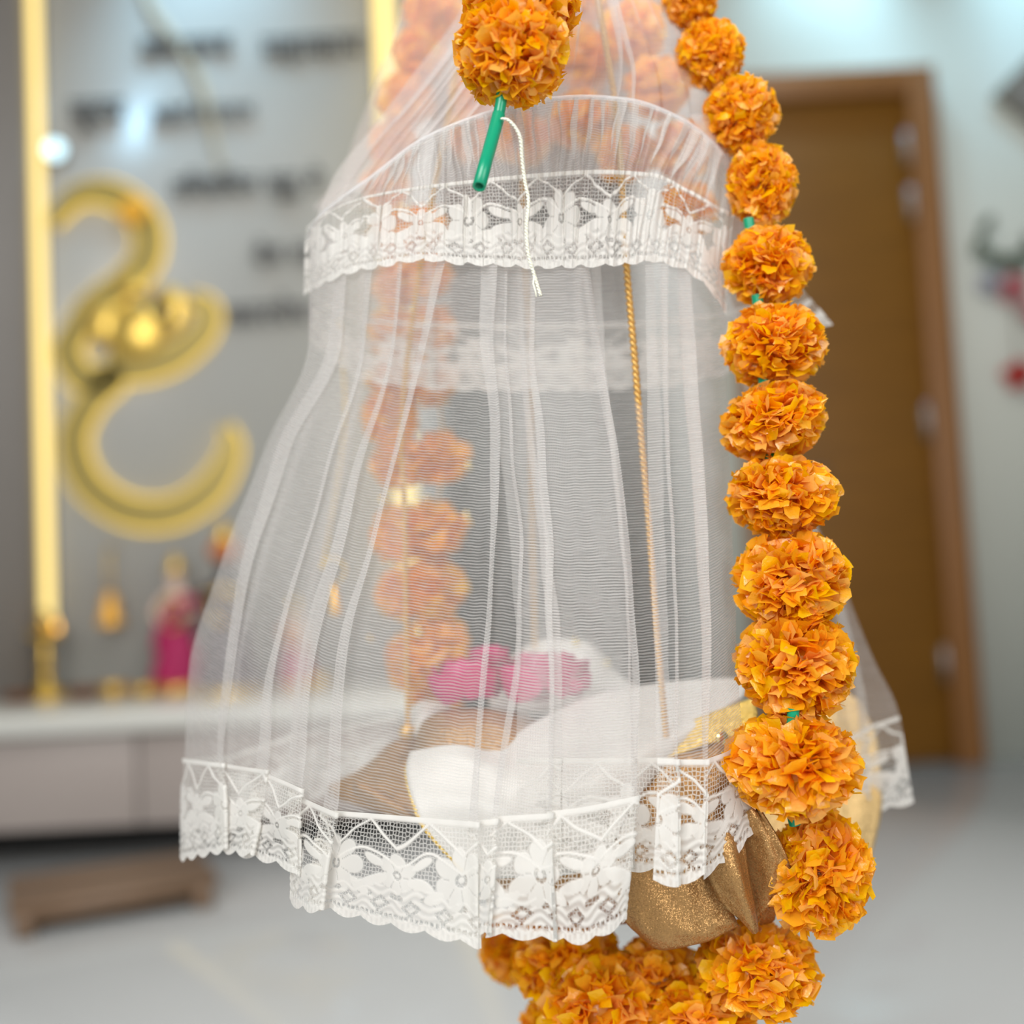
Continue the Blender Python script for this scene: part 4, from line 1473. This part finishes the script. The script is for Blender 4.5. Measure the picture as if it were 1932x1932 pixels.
for a, b, d in [((1412, 412), (1416, 440), .688), ((1428, 556), (1432, 590), .676), ((1440, 712), (1444, 738), .665), ((1452, 856), (1456, 880), .657), ((1497, 1336), (1494, 1386), .618), ((1494, 1532), (1500, 1556), .632)]:
    straw(gar, [(*a, d), (*b, d)], 0.0034, 'green_bead')
A = np.array([(q_[0], q_[1], q_[2]) for q_ in RS])
mesh('string', *tube(P(A[:, 0], A[:, 1], A[:, 2] + .01), 0.0006, 6, sub=4), M['cord'], gar)

# short front tail with straw and thread
tail = thing('marigold_tail', 'short marigold string hanging at the front top ending in green straw and white thread', 'garland', P(np.array(905.0), np.array(360.0), np.array(.60)))
for i, (px, py, d, rx, ry) in enumerate([(985, -95, .625, 118, 100), (982, 10, .618, 116, 92), (966, 98, .605, 112, 102)]):
    marigold(tail, px, py, d, rx, ry, 300 + i, 640, (.15, -.1), 22 if i else 0, 0.82)
straw(tail, [(948, 165, .603), (945, 195, .603), (939, 226, .6035)], 0.0032, 'green_straw')
straw(tail, [(941, 216, .603), (932, 250, .600), (918, 300, .592), (904, 352, .580)], 0.0036, 'green_straw', True)
A = np.array([(947, 224, .597), (958, 226, .596), (972, 240, .596), (982, 262, .597), (985, 300, .60), (990, 340, .602), (997, 380, .603), (993, 430, .603), (997, 480, .603), (1010, 525, .605), (1020, 558, .606)])
mesh('thread', *rope(P(A[:, 0], A[:, 1], A[:, 2]), 0.00105, 260), M['thread'], tail)
q = P(np.array([1008., 1006., 1010., 1012.]), np.array([520., 535., 548., 560.]), np.array([.604, .605, .605, .605]))
mesh('thread', *tube(q, 0.0006, 6), M['thread'], tail)

# back garlands seen through the net
bg = thing('marigold_garland', 'blurred marigold garland hanging inside the back of the canopy at left of the cords', 'garland', P(np.array(830.0), np.array(1290.0), np.array(.92)))
for i, (px, py, d, rx, ry) in enumerate([(820, 30, .90, 62, 58), (792, 100, .90, 56, 52), (765, 190, .90, 56, 58), (742, 275, .90, 50, 46), (728, 350, .90, 50, 46), (742, 440, .90, 50, 50), (748, 535, .90, 50, 52), (742, 630, .90, 54, 54), (738, 710, .91, 48, 48), (800, 430, .91, 50, 46), (806, 520, .91, 52, 48),
                                         (812, 620, .91, 54, 50), (810, 715, .91, 60, 54), (737, 790, .91, 56, 62), (828, 862, .92, 62, 56), (752, 872, .91, 58, 54), (815, 1000, .92, 74, 62), (746, 1008, .91, 50, 60), (812, 1112, .92, 72, 62), (752, 1120, .91, 46, 54), (822, 1215, .92, 66, 66), (770, 1250, .92, 46, 60), (826, 1300, .98, 62, 60)]):
    marigold(bg, px, py, d, rx, ry, 400 + i, 120, (0, 0), 0, 1.25)
A = np.array([(820, 20), (765, 190), (728, 345), (800, 430), (812, 620), (838, 862), (815, 1000), (825, 1215), (828, 1310)], float)
mesh('string', *tube(P(A[:, 0], A[:, 1], np.full(9, .905)), 0.0009, 6, sub=4), M['cord'], bg)
for px, py, d, r in [(883, 880, .895, 9), (880, 975, .895, 10), (722, 945, .895, 12), (790, 1193, .885, 12), (697, 1205, .89, 6), (770, 955, .885, 5), (806, 940, .885, 5), (708, 700, .9, 7), (1085, 1212, .87, 8), (1143, 1252, .86, 6)]:
    c = P(np.array(float(px)), np.array(float(py)), np.array(d))
    v, f = tube([c, c + np.array((0.002, -0.001, 0.0008))], r * d / F, 8)
    mesh('sequin', v, f, M['sequin'], bg)
cg = thing('marigold_garland', 'marigold garland crossing the top of the canopy behind the crown net', 'garland', P(np.array(1080.0), np.array(300.0), np.array(.86)))
for i, (px, py, d, rx, ry) in enumerate([(1105, -20, .86, 62, 60), (1010, 60, .87, 56, 58), (1195, 60, .83, 66, 60), (905, 170, .87, 62, 56), (1100, 110, .86, 70, 60), (1240, 165, .82, 66, 60), (885, 255, .88, 55, 50), (985, 262, .87, 62, 52), (1095, 225, .86, 66, 58), (1285, 285, .81, 62, 60), (1180, 290, .84, 62, 55), (1300, 390, .80, 58, 56)]):
    marigold(cg, px, py, d, rx, ry, 500 + i, 110, (0, 0), 0, 1.25)
A = np.array([(905, 170, .87), (985, 262, .87), (1095, 225, .86), (1180, 290, .84), (1285, 285, .81), (1240, 165, .82)])
mesh('string', *tube(P(A[:, 0], A[:, 1], A[:, 2]), 0.0009, 6, sub=4), M['cord'], cg)

# gold tassel hanging at the back left of the canopy
q = P(np.array(634.0), np.array(1110.0), np.array(.90))
t = thing('gold_tassel', 'golden hanging tassel on a looped gold cord at the back left of the canopy', 'tassel', q - (0, 0, .02))
A = np.array([(640, 600, .88), (650, 800, .89), (618, 1020, .90), (606, 1072, .90), (622, 1052, .90), (645, 1062, .90), (652, 1078, .90), (640, 1098, .90)])
mesh('cord', *tube(P(A[:, 0], A[:, 1], A[:, 2]), 0.0011, 7, sub=8), M['goldtrim'], t)
c = P(np.array(633.0), np.array(1162.0), np.array(.90))
mesh('drop', *lathe(c, [(0.0, 0.0), (0.0052, 0.001), (0.0050, 0.008), (0.0036, 0.018), (0.0022, 0.026), (0.0, 0.028)], 16), pbr('bright_gold', (1.0, 0.55, 0.08), 0.25, 0.6), t)
